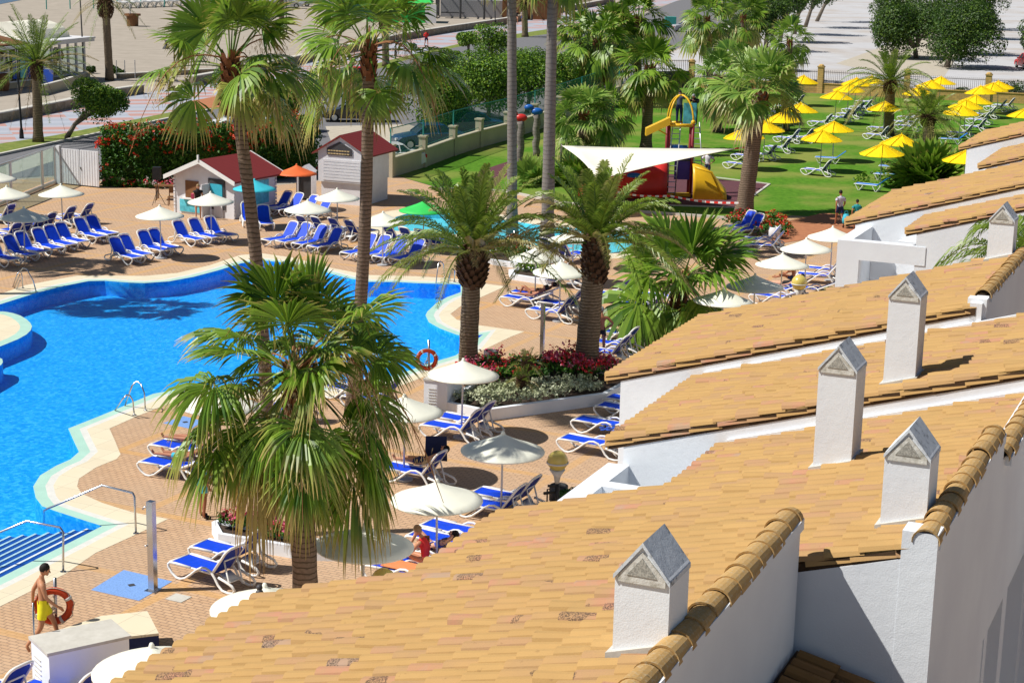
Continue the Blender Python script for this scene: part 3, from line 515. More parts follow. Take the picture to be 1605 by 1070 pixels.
yp=[((1168,216),'cut by the thick palm trunk left of the others'),((1199,204),'second from the left in the near left cluster'),((1227.5,189),'middle of the near left cluster, its pole above a lounger'),((1254,174.5),'rearmost of the near left cluster'),((1288,219),'nearest in the middle of the lawn'),((1308,205),'directly behind the nearest one in the middle of the lawn'),((1383,241),'frontmost, left of the spiky bush'),((1410.6,226),'just behind the frontmost one by the spiky bush'),((1513,252),'cut by the white villa gable'),((1605,183),'cut by the right picture edge'),((1538,146),'large one at the front of the trio by the right hand fence'),((1554,141),'middle of the trio by the right hand fence'),((1566,138),'rightmost of the trio by the right hand fence'),((1528,161),'above the row of loungers at right'),((1514,169),'lower left of the pair above the loungers at right'),((1506,178),'half hidden behind the dark young date palm'),((1474,131),'right one of the pair between the two date palms'),((1457,137),'left one of the pair between the two date palms'),((1440,148),'mostly hidden between the two date palms'),((1258,129),'beside the brick pillar at the back fence'),((1341,133),'in front of the brick wall, left of the date palm crown'),((1330,142),'second from the back wall, left of the date palm'),((1310,154),'shaded ragged one left of the date palm'),((1387,172),'behind the date palm trunk'),((1365,130),'behind the upper fronds of the date palm')]
proto=yellow_proto()
for i,((x,y),lb) in enumerate(yp):
    o=proto if i==0 else copytree(proto); p=G(x,y,1.95); o.location=(p.x,p.y,0); o.rotation_euler=(R(random.uniform(-2,2)),R(random.uniform(-2,2)),random.random()*6); tag(o,'yellow slatted parasol '+lb,'parasol',YG)
# ---------------------------------------------------------------- sun loungers
def lounger_proto(ang,sl='sling',bk='sling_dark'):
    t=thing('sun_lounger',(0,0,0),'x','sun lounger'); a=R(ang); hx=-.28; hz=.36; BL=.78
    for s in (-1,1):
        y=s*.33; b=MB()
        b.tube([(.35,y,.37),(.8,y,.37),(.96,y,.36),(1.03,y,.31),(1.02,y,.24),(.92,y,.12),(.78,y,.035),(.66,y,.03),(.5,y,.09),(.3,y,.24),(.16,y,.36),(.02,y,.44),(-.12,y,.46),(-.26,y,.42),(-.38,y,.3),(-.48,y,.15),(-.6,y,.05),(-.78,y,.03),(-.92,y,.06),(-.97,y,.14),(-.9,y,.22),(-.7,y,.28),(-.5,y,.33)],.03,6,caps=True)
        b.tube([(.97,y*.93,.355),(-.3,y*.93,.355)],.024,6); b.build('side_frame','white_plastic',t,True)
    b=MB(); b.tube([(.99,-.31,.35),(1.0,.31,.35)],.028,6); b.build('cross_bar','white_plastic',t,True)
    b=MB(); n=8; vs=[]
    for i in range(n+1):
        x=.95-(.95-hx)*i/n; z=.372-.018*sin(PI*i/n)
        for y in (-.27,.27): vs+= [(x,y,z)]
        for y in (-.27,.27): vs+= [(x,y,z-.012)]
    fs=[]
    for i in range(n):
        o=i*4; fs+=[(o,o+1,o+5,o+4),(o+2,o+6,o+7,o+3),(o,o+4,o+6,o+2),(o+1,o+3,o+7,o+5)]
    b.add(vs,fs); b.build('seat',sl,t)
    dx,dz=-cos(a),sin(a); P=lambda u,v,o=0:(hx+dx*u+dz*o,v,hz+dz*u-dx*o)
    b=MB(); b.tube([P(0,-.3),P(.66,-.3),P(.75,-.26),P(.79,-.18),P(.8,0),P(.79,.18),P(.75,.26),P(.66,.3),P(0,.3)],.032,7); bf=b.build('back_frame','white_plastic',t,True)
    b=MB(); q=[(0.0,.27),(.62,.27),(.73,.2),(.76,0),(.73,-.2),(.62,-.27),(0,-.27)]; b.hexa([P(u,v,-.012) for u,v in q],[P(u,v,.006) for u,v in q]); b.build('backrest',sl,t)
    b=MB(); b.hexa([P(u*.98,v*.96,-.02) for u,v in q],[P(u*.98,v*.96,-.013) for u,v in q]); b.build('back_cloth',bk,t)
    if ang>15:
        b=MB()
        for y in (-.2,.2): b.tube([P(.42,y,-.03),(hx-.42,y,.17),(hx-.5,y,.1)],.022,5)
        b.tube([(hx-.38,-.2,.2),(hx-.38,.2,.2)],.022,5); b.tube([P(.42,-.2,-.03),P(.42,.2,-.03)],.022,5)
        b.hexa([(hx-.1,-.17,.33),(hx-.1,.17,.33),(hx-.36,.17,.2),(hx-.36,-.17,.2)],[(hx-.1,-.17,.345),(hx-.1,.17,.345),(hx-.36,.17,.215),(hx-.36,-.17,.215)]); b.build('back_support','white_plastic',t,True)
    return t
def vlounger_proto():
    t=thing('sun_lounger',(0,0,0),'x','sun lounger'); 
    b=MB(); b.box((.3,0,.37),(1.3,.58,.03)); b.build('seat','sling_lt',t)
    b=MB(); M4=Matrix.Rotation(R(38),4,'Y'); b.box((-.62,0,.6),(.75,.58,.03),M4=M4); b.build('backrest','sling_lt',t)
    b=MB()
    for s in (-1,1): b.tube([(.98,s*.3,.37),(-.35,s*.3,.37)],.024,6)
    b.tube([(.98,-.3,.37),(.98,.3,.37)],.024,6); b.build('seat_frame','white_plastic',t)
    for x in (.68,-.32):
        b=MB()
        for s in (-1,1): b.tube([(x+.25,s*.28,.36),(x+.05,s*.28,.03),(x-.02,s*.28,.03),(x-.25,s*.28,.36)],.022,6)
        b.tube([(x,-.28,.03),(x,.28,.03)],.02,6); b.build('leg','white_plastic',t)
    return t
PR={}
LRows=[ # (row description, heading deg, proto, [(px,py)...])
('front row at the far left of the pool',-42,'hi',[(2,411),(29,404),(48,398.6),(73,393),(92,387.5),(110,383),(139,375),(157,370.5)]),
('row of four below the loudspeaker',-42,'hi',[(195,407.6),(209.6,403),(239,396),(255.6,393)]),
('row of three below the small kiosk',-42,'hi',[(293.6,379.5),(318.5,375.7),(343,373)]),
('rear facing row at the left edge',150,'hi',[(12,377),(30,371),(50,366),(66,361),(3,347)]),
('pair in front of the white garden gate',152,'hi',[(97,351),(124,346)]),
('pair beneath the turquoise parasol',-75,'hi',[(390,349),(415,354)]),
('row in front of the orange parasol',-130,'hi',[(435.6,329.6),(454,333),(477,336.5),(499,340)]),
('front row between the two tall trunks',-127,'hi',[(443,381),(464,383),(490.5,386.5),(514,391)]),
('rear row between the two tall trunks',53,'hi',[(486,365),(510,367),(537,369),(562,372)]),
('front row left of the pool ladder',-127,'hi',[(566.5,401),(589,404),(616,406.5),(642,410)]),
('rear row left of the date palm',53,'hi',[(622,381),(648,384),(672,387),(692,390)]),
('pair at the near rim of the kids pool',53,'hi',[(868,401),(893,408)]),
('pair left of the thick palm trunk',152,'hi',[(885,486),(868,498)]),
('group right of the thick palm trunk',152,'hi',[(956,470),(1040,474),(1012,488),(993,507),(1030,512),(978,533),(966,549),(952,562)]),
('row along the villa wall at centre right',153,'lo',[(1000,640),(987,653),(952,676),(932,706)]),
('pair under the parasol in front of the planter',152,'hi',[(735,671),(715,683)]),
('pair under the palm shadowed parasol',152,'hi',[(800,793),(777,807)]),
('pair behind the sunbathing women',152,'lo',[(723,846),(704,862)]),
('pair left of the big palm trunk',148,'hi',[(366,880),(333,906)]),
('pair at the left side of the big fan palm',155,'lo',[(292,715),(278,742)]),
('group half hidden behind the big fan palm',150,'hi',[(555,622),(588,637),(452,652)]),
('pair just below the red flower bed',170,'hi',[(1196,383),(1201,392)]),
('pair beneath the thick lawn palm',-140,'hi',[(1162,361),(1175,366)]),
('pair next to the white terrace wall',165,'hi',[(1293,430),(1287,440)]),
('group beside the small globe lamp',155,'lo',[(1222,462),(1272,461),(1217,474)]),
('near left lawn cluster',147,'hi',[(1160,263),(1172,250),(1198,248),(1222,237),(1236,222),(1258,221)]),
('back left lawn cluster',147,'hi',[(1222,181),(1226,171),(1246,165),(1288,197)]),
('middle lawn cluster left of the date palm',147,'hi',[(1318,189),(1332,184),(1340,177),(1352,173),(1360,164)]),
('cluster around the date palm trunk',147,'hi',[(1376,217),(1382,206),(1412,196),(1424,203),(1436,197),(1428,189)]),
('right lawn row above the villa gable',147,'hi',[(1507,214),(1529,204),(1535,193),(1546,184),(1562,173),(1575,170)]),
('front of the middle lawn parasols',147,'hi',[(1283,273)]),
('pair in the bottom left corner of the terrace',150,'hi',[(-6,1098),(102,1110)]),
('left of the thick trunk by the short kerbed bed',152,'lo',[(887,446)]),
]
def lab(nm,desc):
    q='blue lounger, '+nm+desc; q=q.replace('only one, ','only ').replace(' of the ',' of ' if len(q.split())>16 else ' of the '); return ' '.join(q.split()[:16]) if len(q.split())>16 else q
PR['hi']=lounger_proto(54); PR['lo']=lounger_proto(24); used=set()
for desc,hd,pk,pts in LRows:
    for i,(x,y) in enumerate(pts):
        if pk in used: o=copytree(PR[pk])
        else: o=PR[pk]; used.add(pk)
        p=G(x,y,.1); o.location=(p.x,p.y,.002); o.rotation_euler=(0,0,R(hd+random.uniform(-3,3)))
        pts_sorted=sorted(pts,key=lambda q:q[0]); k_=pts_sorted.index((x,y))
        nm=('alone at the ' if len(pts)==1 else ['leftmost','rightmost'][k_==len(pts)-1]+' of the ' if k_ in (0,len(pts)-1) else ORD[k_]+' from the left in the ')
        tag(o,lab(nm,desc),'sun lounger','blue and white sun loungers')
vp=vlounger_proto(); first=True
for (x,y),hd,lb in (((1302,254),165,'frontmost under the middle lawn parasols'),((1494,224),165,'lowest of the right lawn row'),((1367,297),150,'nearest on the lawn before the spiky bush'),((1396,281),150,'second one before the spiky bush'),((1403,268),160,'rearmost of the three before the spiky bush')):
    o=vp if first else copytree(vp); first=False; p=G(x,y,.1); o.location=(p.x,p.y,.005); o.rotation_euler=(0,0,R(hd)); tag(o,'sky blue lounger with V shaped white legs, '+lb,'sun lounger','sky blue lawn loungers')
# ---------------------------------------------------------------- lifebuoys, showers, ladders, rails, cabinets
def lifebuoy(px,rpx,poletop,polebot,lb,face=None):
    base=G(*polebot); c=heightat(base,*px); r=rpx/CF*depth(c); t=thing('lifebuoy',(0,0,0),lb,'lifebuoy'); t.location=c
    b=MB(); pts=[(r*.82*cos(w),-.0,r*.82*sin(w)) for w in [2*PI*i/28 for i in range(28)]]; b.tube(pts,r*.19,10,closed=True); b.build('ring','red_ring',t,True)
    for w0 in (.5,2.1,3.6,5.2):
        b=MB(); b.tube([(r*.82*cos(w0+d),0,r*.82*sin(w0+d)) for d in (-.09,0,.09)],r*.2,10); b.build('band','band',t,True)
    b=MB(); pts=[((r*1.0+.03*sin(9*w))*cos(w),-r*.12,(r*1.0)*sin(w)) for w in [2*PI*i/40 for i in range(40)]]; b.tube(pts,.009,4,closed=True)
    b.tube([(-.02+.07*sin(i*2.1),-.06,r*.1-.05*i*.5+.04*cos(i*1.7)) for i in range(9)],.012,4); b.tube([(.03*sin(i),-.06,r*.62-i*.07) for i in range(8)],.01,4); b.build('rope','rope',t,True)
    t.rotation_euler=(0,0,R(8))
    top=heightat(base,*poletop); q=thing('lifebuoy_post',base,lb.replace('lifebuoy','steel post of the lifebuoy'),'post'); b=MB(); b.tube([(0,.1,0),(top.x-base.x,.1,top.z)],.035,10); b.build('pole','steel',q,True); b=MB(); b.lathe([(.09,0),(.09,.02),(.04,.03)],(0,.1,0),16); b.build('foot_plate','steel',q); return t
lifebuoy((84,949),31,(84,908),(87,1008),'red orange lifebuoy in front of the man in yellow shorts')
lifebuoy((669,563),17.5,(672,534),(672,602),'red orange lifebuoy at the pool edge by the white cabinet')
lifebuoy((804,379),13.5,(806,362),(806,398),'red orange lifebuoy between two grey trunks by the kids pool')
def shower(base,top,lb,w=.15):
    p=G(*base); q=heightat(p,*top); t=thing('shower',p,lb,'shower',rz=R(-24)); b=MB(); b.box((0,0,q.z/2),(w,w,q.z)); b.build('column','steel',t); b=MB(); b.box((0,0,.012),(w*1.9,w*1.9,.02)); b.build('foot_plate','steel',t)
    b=MB(); b.tube([(0,0,q.z-.14),(-w*.9,-w*.4,q.z-.14),(-w*1.1,-w*.5,q.z-.19)],.02,7); b.build('shower_head','steel',t,True); b=MB(); b.tube([(-w*.4,-w*.5,1.05),(-w*.7,-w*.8,1.05)],.018,7); b.build('tap','steel',t,True)
shower((240,925),(237,785),'tall square steel shower column at the lower left'); shower((849,573),(850,476),'slim steel shower column left of the thick palm trunk',.12)
def tray(px,lb,mat='bluetile'):
    pts=gp(px); c=sum(pts,Vector())/len(pts); t=thing('shower_tray',c,lb,'shower tray'); b=MB(); b.prism([((p-c).x,(p-c).y) for p in pts],.0,.008); b.build('tiles',mat,t)
    b=MB(); b.box((0,0,.011),(.14,.14,.006),.5); b.build('drain','dark',t)
tray([(143,924),(194,893),(270,911),(218,941)],'blue mosaic shower tray at the foot of the tall shower')
tray([(788,568),(822,561),(862,567),(845,577),(800,577)],'blue mosaic tray behind the flowering planter')
tray([(256,663),(288,652),(318,660),(300,672)],'blue mosaic tray left of the big fan palm'); tray([(745,423),(767,424),(752,436),(738,434)],'small blue mosaic tray beside the date palm trunk')
t=thing('drain_cover',G(280,937),'small grey square cover in the paving near the shower','cover'); b=MB(); b.box((0,0,.007),(.42,.38,.014),R(-26)); b.build('plate','kerb',t)
def rail(pts,lb,name='handrail',r=.024):
    "pts: list of (px,py,z)" 
    ps=[G(x,y,z) for x,y,z in pts]; t=thing(name,(ps[0].x,ps[0].y,0),lb,'handrail'); b=MB(); o=Vector((ps[0].x,ps[0].y,0)); b.tube([p-o for p in ps],r,8); b.build('rail_tube','steel',t,True)
    b=MB(); b.lathe([(.06,0),(.06,.02),(.03,.03)],seg=12); b.build('foot_plate','steel',t); return t
def rail2(base,lst,zs,lb):
    # first point on ground, others by pixel with height
    ps=[G(*base)]+[G(x,y,z) for (x,y),z in zip(lst,zs)]; o=ps[0]; t=thing('handrail',o,lb,'handrail'); b=MB(); b.tube([p-o for p in ps],.026,8); b.build('rail_tube','steel',t,True); b=MB(); b.lathe([(.07,0),(.07,.02),(.03,.03)],seg=12); b.build('foot_plate','steel',t)
rail2((213,836),[(211,778),(208,772),(160,760),(74,797),(69,800),(69,818)],[.88,.96,.98,.5,.42,-.1],'upper steel handrail over the pool steps, shaped like a flattened arch')
rail2((99,896),[(99,833),(94,826),(42,816),(-30,846),(-60,858)],[.9,.98,1.,.5,.4],'lower steel handrail over the pool steps, cut by the left edge')
def ladder(pairs,lb,steps=3):
    t=None
    for foot,arc in pairs:
        ps=[G(*foot)]+[G(x,y,z) for (x,y),z in arc]
        if t is None: o=ps[0]; t=thing('pool_ladder',o,lb,'pool ladder')
        b=MB(); b.tube([p-o for p in ps],.024,8); b.build('rail','steel',t,True); b=MB(); b.lathe([(.06,0),(.06,.02),(.03,.03)],ps[0]-o,12); b.build('foot_plate','steel',t)
    e=[G(*arc[-1][0],arc[-1][1])-o for _,arc in pairs]
    for k_ in range(steps):
        b=MB(); dz=Vector((0,0,-.12-.22*k_)); b.tube([e[0]+dz,e[1]+dz],.03,6); b.build('step','steel',t)
ladder([((228,643.5),[((226,615),.62),((221,602),.8),((214,597),.84),((207,604),.75),((194,640),-.1)]),((210.5,650.5),[((208,627),.55),((204,620),.68),((198.5,618.5),.72),((192,625),.6),((178,646),-.1)])],'steel pool ladder at the left, two arched rails on the cream coping')
ladder([((697,438),[((695,414),.7),((690,409),.82),((687,414),.7),((682,455),-.25)]),((712,442),[((713,424),.6),((709,421),.66),((706,425),.6),((701,450),-.2)])],'pale pool ladder beside the date palm trunk',3)
ladder([((36,452),[((34,430),.6),((31,424),.72),((27,430),.6),((18,455),-.15)]),((57,458),[((52,440),.6),((42,422),.95),((36,420),.95),((31,426),.8)])],'dark steel ladder at the far left bend of the pool',2)
def cabinet(corners,h,lb,door=True):
    "corners: near-left, near-right, far-right ground pixels"
    a,b_,c=gp(corners); u=(b_-a); v=(c-b_); o=a; t=thing('cabinet',o,lb,'cabinet'); ux=u; u=u.normalized(); v=v-u*v.dot(u); q=[Vector(),ux,ux+v,v]
    b=MB(); b.prism([(p.x,p.y) for p in q],0,h); b.build('body','stucco',t); b=MB(); q2=[p+(p-(ux+v)/2)*.05 for p in q]; b.prism([(p.x,p.y) for p in q2],h,h+.06); b.build('lid','kerb',t)
    b=MB(); n_=Vector((u.y,-u.x,0)); n_=n_ if n_.y<0 else -n_
    for i in range(6): z=h*(.3+.09*i); p=ux*.25+n_*.012; b.box(p+u*ux.length*.12+Vector((0,0,z)),(ux.length*.34,.012,.022),math.atan2(u.y,u.x))
    b.build('vent_slats','kerb',t); return t
cabinet([(664,645),(700,649),(714,630)],.98,'white cabinet with vent slats standing beside the planter and lifebuoy')
cabinet([(52,1082),(80,1110),(188,1066)],1.05,'white cabinet at the bottom left corner in front of the lifebuoy')
t=thing('counter',G(165,1010),'cream topped low counter with blue front behind the bottom left cabinet','counter'); 
pp=gp([(95,1030),(165,1046),(250,1036),(232,1000),(160,1008)]); o=G(165,1010); b=MB(); b.prism([((p-o).x,(p-o).y) for p in pp],0,.55); b.build('base','c_navy',t); b=MB(); b.prism([((p-o).x,(p-o).y) for p in pp],.55,.6); b.build('top','coping',t)
t=thing('post',G(57,1075),'thin steel post left of the bottom left cabinet','post'); b=MB(); b.tube([(0,0,0),(0,0,1.7)],.018,8); b.build('pole','steel',t,True)
# litter bins
def bin_(px,lb,r=.22,h=.7,mat='dark'):
    p=G(*px); t=thing('litter_bin',p,lb,'litter bin'); b=MB(); b.lathe([(r*.9,.08),(r,.12),(r,h),(r*.9,h+.02),(r*.85,h-.1)],seg=20); b.build('drum',mat,t,True)
    for s in (-1,1): b=MB(); b.tube([(s*r*1.2,0,0),(s*r*1.2,0,h*.8),(s*r,0,h*.8)],.02,6); b.build('bracket','black',t)
bin_((769,583),'dark round litter bin beside the date palm trunk',.24,.72); bin_((765,393),'dark litter bin near the kids pool edge',.26,.6); bin_((875,790),'dark round bin behind the black lamp post',.24,.5); bin_((1214,374),'white tub with a blue band in the red flower bed',.3,.55,'kwhite')
# globe lamps
def globelamp(px,ppx,base,rpx,lb,arms=True):
    p=G(*base); c=heightat(p,*px); r=rpx/CF*depth(c); t=thing('globe_lamp',p,lb,'lamp'); h=c.z; dx=c.x-p.x
    b=MB(); b.tube([(0,0,0),(dx,0,h-r*2.1)],.055,10); b.build('post','black',t,True); b=MB(); b.tube([(dx,0,h-r*2.3),(dx,0,h-r*1.5),(dx,0,h-r*.85)],[.05,.09,.2],12); b.build('neck','pole_white',t,True)
    b=MB(); b.ball((dx,0,h),r,20); b.build('globe','globe',t,True); b=MB(); b.lathe([(r*1.0,-.02),(r*1.06,-.02),(r*1.06,.02),(r*1.0,.02)],(dx,0,h-.04),24); b.build('rim_band','pole_white',t,True)
    if arms: b=MB(); b.box((dx-.12,0,h-r*2.5),(.22,.06,.05)); b.box((dx-.17,-.05,h-r*3.1),(.34,.06,.06),.5); b.build('bracket','black',t)
globelamp((874,722),0,(874,815),16.5,'yellowed globe lamp on a black post beside the shrub'); globelamp((601,909),0,(601,1010),20,'yellowed globe lamp just above the near tiled roof edge'); globelamp((1253,443),0,(1253,500),12.5,'small yellow globe lamp near the white terrace wall',False)
# planters ---------------------------------------------------------------
def leafcloud(b,c,rad,n,size,flat=.0,up=.3,surf=.75,aspect=.55,lobes=None):
    rx,ry,rz_=rad
    for i in range(n):
        if lobes:
            lc,lr=random.choice(lobes); C_=(c[0]+lc[0]*rx,c[1]+lc[1]*ry,c[2]+lc[2]*rz_); q=(rx*lr,ry*lr,rz_*lr)
        else: C_=c; q=rad
        while True:
            d=Vector((random.gauss(0,1),random.gauss(0,1),random.gauss(0,1)))
            if d.length>.1: d.normalize(); break
        if d.z<-.55 and random.random()<.6: d.z=-d.z
        r=surf+(1-surf)*random.random() if random.random()<.8 else random.random()**.5
        p=Vector((C_[0]+d.x*q[0]*r,C_[1]+d.y*q[1]*r,C_[2]+d.z*q[2]*r)); nn=(d+Vector((random.gauss(0,.5),random.gauss(0,.5),random.gauss(0,.5)+up))).normalized()
        a=nn.orthogonal().normalized(); a=Matrix.Rotation(random.random()*6.28,3,nn)@a; e=nn.cross(a); s=size*random.uniform(.6,1.3); s2=s*aspect
        b.add([p-a*s*.5,p-e*s2*.5+nn*s*.06,p+a*s*.5,p+e*s2*.5+nn*s*.06],[(0,1,2,3)])
def flowers(b,poly,z,n,size,h,inset=.1):
    xs=[p.x for p in poly]; ys=[p.y for p in poly]; k_=0; out=0
    while out<n and k_<n*20:
        k_+=1; x=random.uniform(min(xs),max(xs)); y=random.uniform(min(ys),max(ys))
        c=False; j=len(poly)-1
        for i in range(len(poly)):
            if (poly[i].y>y)!=(poly[j].y>y) and x<(poly[j].x-poly[i].x)*(y-poly[i].y)/(poly[j].y-poly[i].y)+poly[i].x: c=not c
            j=i
        if not c: continue
        hh=h*(.55+.7*noise.noise(Vector((x*1.3,y*1.3,z*3)))+random.random()*.5); leafcloud(b,(x,y,z+hh),(size*1.1,)*3,5,size,surf=.3); out+=1
def planter(px,h,w,lb,soilz=.12,label=None):
    pts=gp(px); o=pts[0].copy(); pts=[p-o for p in pts]; t=thing('planter',o,lb,'planter'); b=MB(); n=len(pts)
    inn=offset(pts,-w)
    for i in range(n):
        a,c=pts[i],pts[(i+1)%n]; a2,c2=inn[i],inn[(i+1)%n]; b.prism([(p.x,p.y) for p in (a,c,c2,a2)],0,h)
    b.build('kerb','stucco',t); s=MB(); s.prism([(p.x,p.y) for p in inn],0,h*.7); s.build('soil','soil',t); return t,inn,o
def bed(px,lst,z,lb,cat='flower bed'):
    pts=gp(px); o=sum(pts,Vector())/len(pts); loc=[p-o for p in pts]; t=thing('flower_bed',o,lb,cat)
    for nm,mat,n,size,h in lst:
        b=MB(); flowers(b,loc,z,n,size,h); b.build(nm,mat,t)
    return t
planter([(694,647),(758,661),(950,634),(990,612),(985,603),(960,600),(905,586),(830,582),(760,600),(722,628)],.36,.16,'long white kerbed planter with flowers between the parasol and villa roof')
bed([(700,640),(756,655),(945,628),(930,612),(860,616),(790,620),(730,632)],[('foliage','leaf_grey',520,.12,.18)],.3,'band of silvery cream groundcover along the front of the long planter')
bed([(712,625),(775,621),(795,600),(782,586),(740,596),(716,612)],[('foliage','leaf_hedge',260,.14,.35),('pink_blossom','petal_pink',60,.11,.6),('red_blossom','petal_crim',60,.11,.62)],.3,'pink and red geraniums at the left end of the long planter')
bed([(785,612),(860,612),(862,588),(800,586)],[('foliage','leaf_hedge',260,.13,.3),('red_blossom','petal_crim',60,.1,.45)],.3,'dark red low flowers around the two tiny palms in the planter')
bed([(848,606),(930,612),(975,600),(955,590),(900,582),(855,586)],[('foliage','leaf_hedge',340,.14,.35),('pink_blossom','petal_pink',120,.12,.6),('red_blossom','petal_crim',130,.12,.6)],.3,'pink and crimson flowers around the foot of the thick palm')
planter([(332,836),(342,855),(478,878),(560,880),(556,866),(470,860),(395,842),(344,831)],.3,.12,'low white planter with pink flowers under the big fan palm')
bed([(345,842),(480,870),(470,860),(392,842),(350,836)],[('foliage','leaf_hedge',150,.13,.3),('pink_blossom','petal_pink',70,.1,.5),('red_blossom','petal_crim',20,.1,.5)],.25,'pink flowers in the low planter under the big fan palm')
planter([(748,404),(750,412),(860,428),(862,420),(850,404),(800,394)],.22,.2,'small white kerbed bed near the lifebuoy by the kids pool')
bed([(752,406),(845,420),(848,408),(800,398)],[('foliage','leaf_hedge',180,.16,.3),('red_blossom','petal_red',50,.1,.4)],.2,'low greenery with red specks in the small bed by the kids pool')
planter([(797,430),(800,438),(870,449),(875,438),(850,426)],.22,.2,'short white kerb with greenery beneath the couple’s parasol')
bed([(803,430),(868,442),(866,432),(840,426)],[('foliage','leaf_bush',120,.16,.25)],.2,'low greenery in the short kerb by the couple’s parasol')
bed([(1180,372),(1232,376),(1240,362),(1215,350),(1184,354)],[('foliage','leaf_hedge',170,.18,.45),('red_blossom','petal_red',130,.12,.6)],0,'mound of red flowers around the white tub')
bed([(1132,352),(1175,360),(1190,350),(1160,340)],[('foliage','leaf_hedge',110,.18,.3),('red_blossom','petal_crim',50,.12,.4)],0,'dark red flowers at the foot of the thick lawn palm')
bed([(160,292),(270,298),(272,290),(165,285)],[('foliage','leaf_hedge',200,.16,.3),('pink_blossom','petal_pink',70,.14,.45),('white_blossom','petal_white',60,.14,.45),('red_blossom','petal_crim',70,.14,.4)],0,'mixed pink, white and red flowers along the foot of the hedge')
bed([(1330,295),(1480,300),(1500,265),(1440,240),(1370,262)],[('foliage','leaf_bush',160,.3,.2)],0,'straggly yellowish groundcover around the spiky bush')
# hedge with red flowers
def hedge(px,h,th,lb,n=5200):
    pts=gp(px); o=pts[0]; t=thing('hedge',o,lb,'hedge'); L_=MB(); F_=MB(); segs=[(pts[i]-o,pts[i+1]-o) for i in range(len(pts)-1)]; tot=sum((b-a).length for a,b in segs)
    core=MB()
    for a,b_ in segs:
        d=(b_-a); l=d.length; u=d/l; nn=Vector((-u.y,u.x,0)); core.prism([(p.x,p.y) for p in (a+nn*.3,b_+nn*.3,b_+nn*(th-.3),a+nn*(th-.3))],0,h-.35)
        for i in range(int(n*l/tot)):
            s=random.random()*l; face=random.random(); top=h+.35*noise.noise(Vector((a.x+s*.6,3,1)))+.15*noise.noise(Vector((a.x+s*2.,9,1)))
            if face<.62: z=random.random()*top; off=random.gauss(0,.12)+.22*noise.noise(Vector((s*.9,z*1.1,5)))
            else: z=top+random.gauss(0,.1); off=random.random()*th
            p=a+u*s+nn*off+Vector((0,0,z)); leafcloud(L_,p,(.18,.18,.18),2,.2)
            if random.random()<(.04 if face>.62 or z>top*.6 else .004): 
                for _ in range(3): leafcloud(F_,p+Vector((random.gauss(0,.16),-.14,.1+random.gauss(0,.1))),(.13,.13,.12),6,.16,surf=.3)
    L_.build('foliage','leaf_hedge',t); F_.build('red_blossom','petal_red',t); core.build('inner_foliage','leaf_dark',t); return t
hedge([(158,292),(230,294),(300,290),(410,284),(500,272)],2.95,2.2,'tall green hedge dotted with red trumpet flowers behind the kiosks',8500)
# ---------------------------------------------------------------- palms
def fan_leaf(b,org,az,el,pet,RR,sag,dry,nseg=24,rough=0.,fold=False):
    d=Vector((cos(az)*cos(el),sin(az)*cos(el),sin(el))); side=Vector((-sin(az),cos(az),0)); side=(Matrix.Rotation(random.gauss(0,.55),3,d)@side)
    org=Vector(org); pts=[]
    for i in range(5):
        s=i/4; pts.append(org+d*pet*s-Vector((0,0,pet*sag*.35*s*s)))
    b.cur=0; 
    # petiole
    w=.02*RR+.006; o=len(b.v); vs=[]; 
    for i,p in enumerate(pts): ww=w*(1-.5*i/4); vs+=[p-side*ww,p+side*ww,p-Vector((0,0,ww))]
    fs=[]
    for i in range(4): a=i*3; fs+=[(a,a+1,a+4,a+3),(a+1,a+2,a+5,a+4),(a+2,a,a+3,a+5)]
    b.add(vs,fs,[max(dry,.35)]*len(vs))
    hub=pts[-1]; d2=(pts[-1]-pts[-2]).normalized(); d2=(d2-Vector((0,0,.15*sag))).normalized(); n=side.cross(d2).normalized()
    if n.z<0 and el>-.3: n=-n
    span=R(118); dth=2*span/nseg
    for k_ in range(nseg):
        if rough and random.random()<rough: continue
        th=-span+dth*(k_+.5); dd=d2*cos(th)+side*sin(th); dd=(dd+n*.12*(1-abs(th)/span)+n*random.gauss(0,.05)).normalized(); tt=-d2*sin(th)+side*cos(th)
        L=RR*(.72+.28*cos(th*.75))*random.uniform(.92,1.08); ds=sag*random.uniform(.75,1.3); prev=hub; vs=[]; at=[]; pts2=[]
        for s in (.06,.35,.62,.84,1.0):
            p=hub+dd*L*s; zz=ds*L*(max(0,s-.3)**1.7)*.95; p=p-Vector((0,0,zz)); 
            if s>.55: p=p-dd*zz*.45
            pts2.append(p)
        hw=[.06*L*dth*.56,.35*L*dth*.56,.62*L*dth*.5,.42*L*dth*.3,.004]
        for s,p,h in zip((.06,.35,.62,.84,1.),pts2,hw):
            if fold: vs+=[p-tt*h,p+n*h*.9,p+tt*h]; at+=[min(1,dry+.55*s**4)]*3
            else: vs+=[p-tt*h,p+tt*h]; at+=[min(1,dry+.55*s**4)]*2
        if fold: fs=[q for i in range(4) for q in ((i*3,i*3+1,i*3+4,i*3+3),(i*3+1,i*3+2,i*3+5,i*3+4))]
        else: fs=[(i*2,i*2+1,i*2+3,i*2+2) for i in range(4)]
        b.add(vs,fs,at)
def palm_trunk(base,top,r0,r1,n=14,flare=1.35,bend=0.):
    pts=[];rs=[]; d=top-base
    for i in range(n+1):
        s=i/n; p=base+d*s+Vector((bend*sin(PI*s),0,0)); pts.append(p-base); rs.append((r0+(r1-r0)*s)*(1+(flare-1)*max(0,1-s*8)**1.5)*(1+.025*((i%2)*2-1)))
    return pts,rs
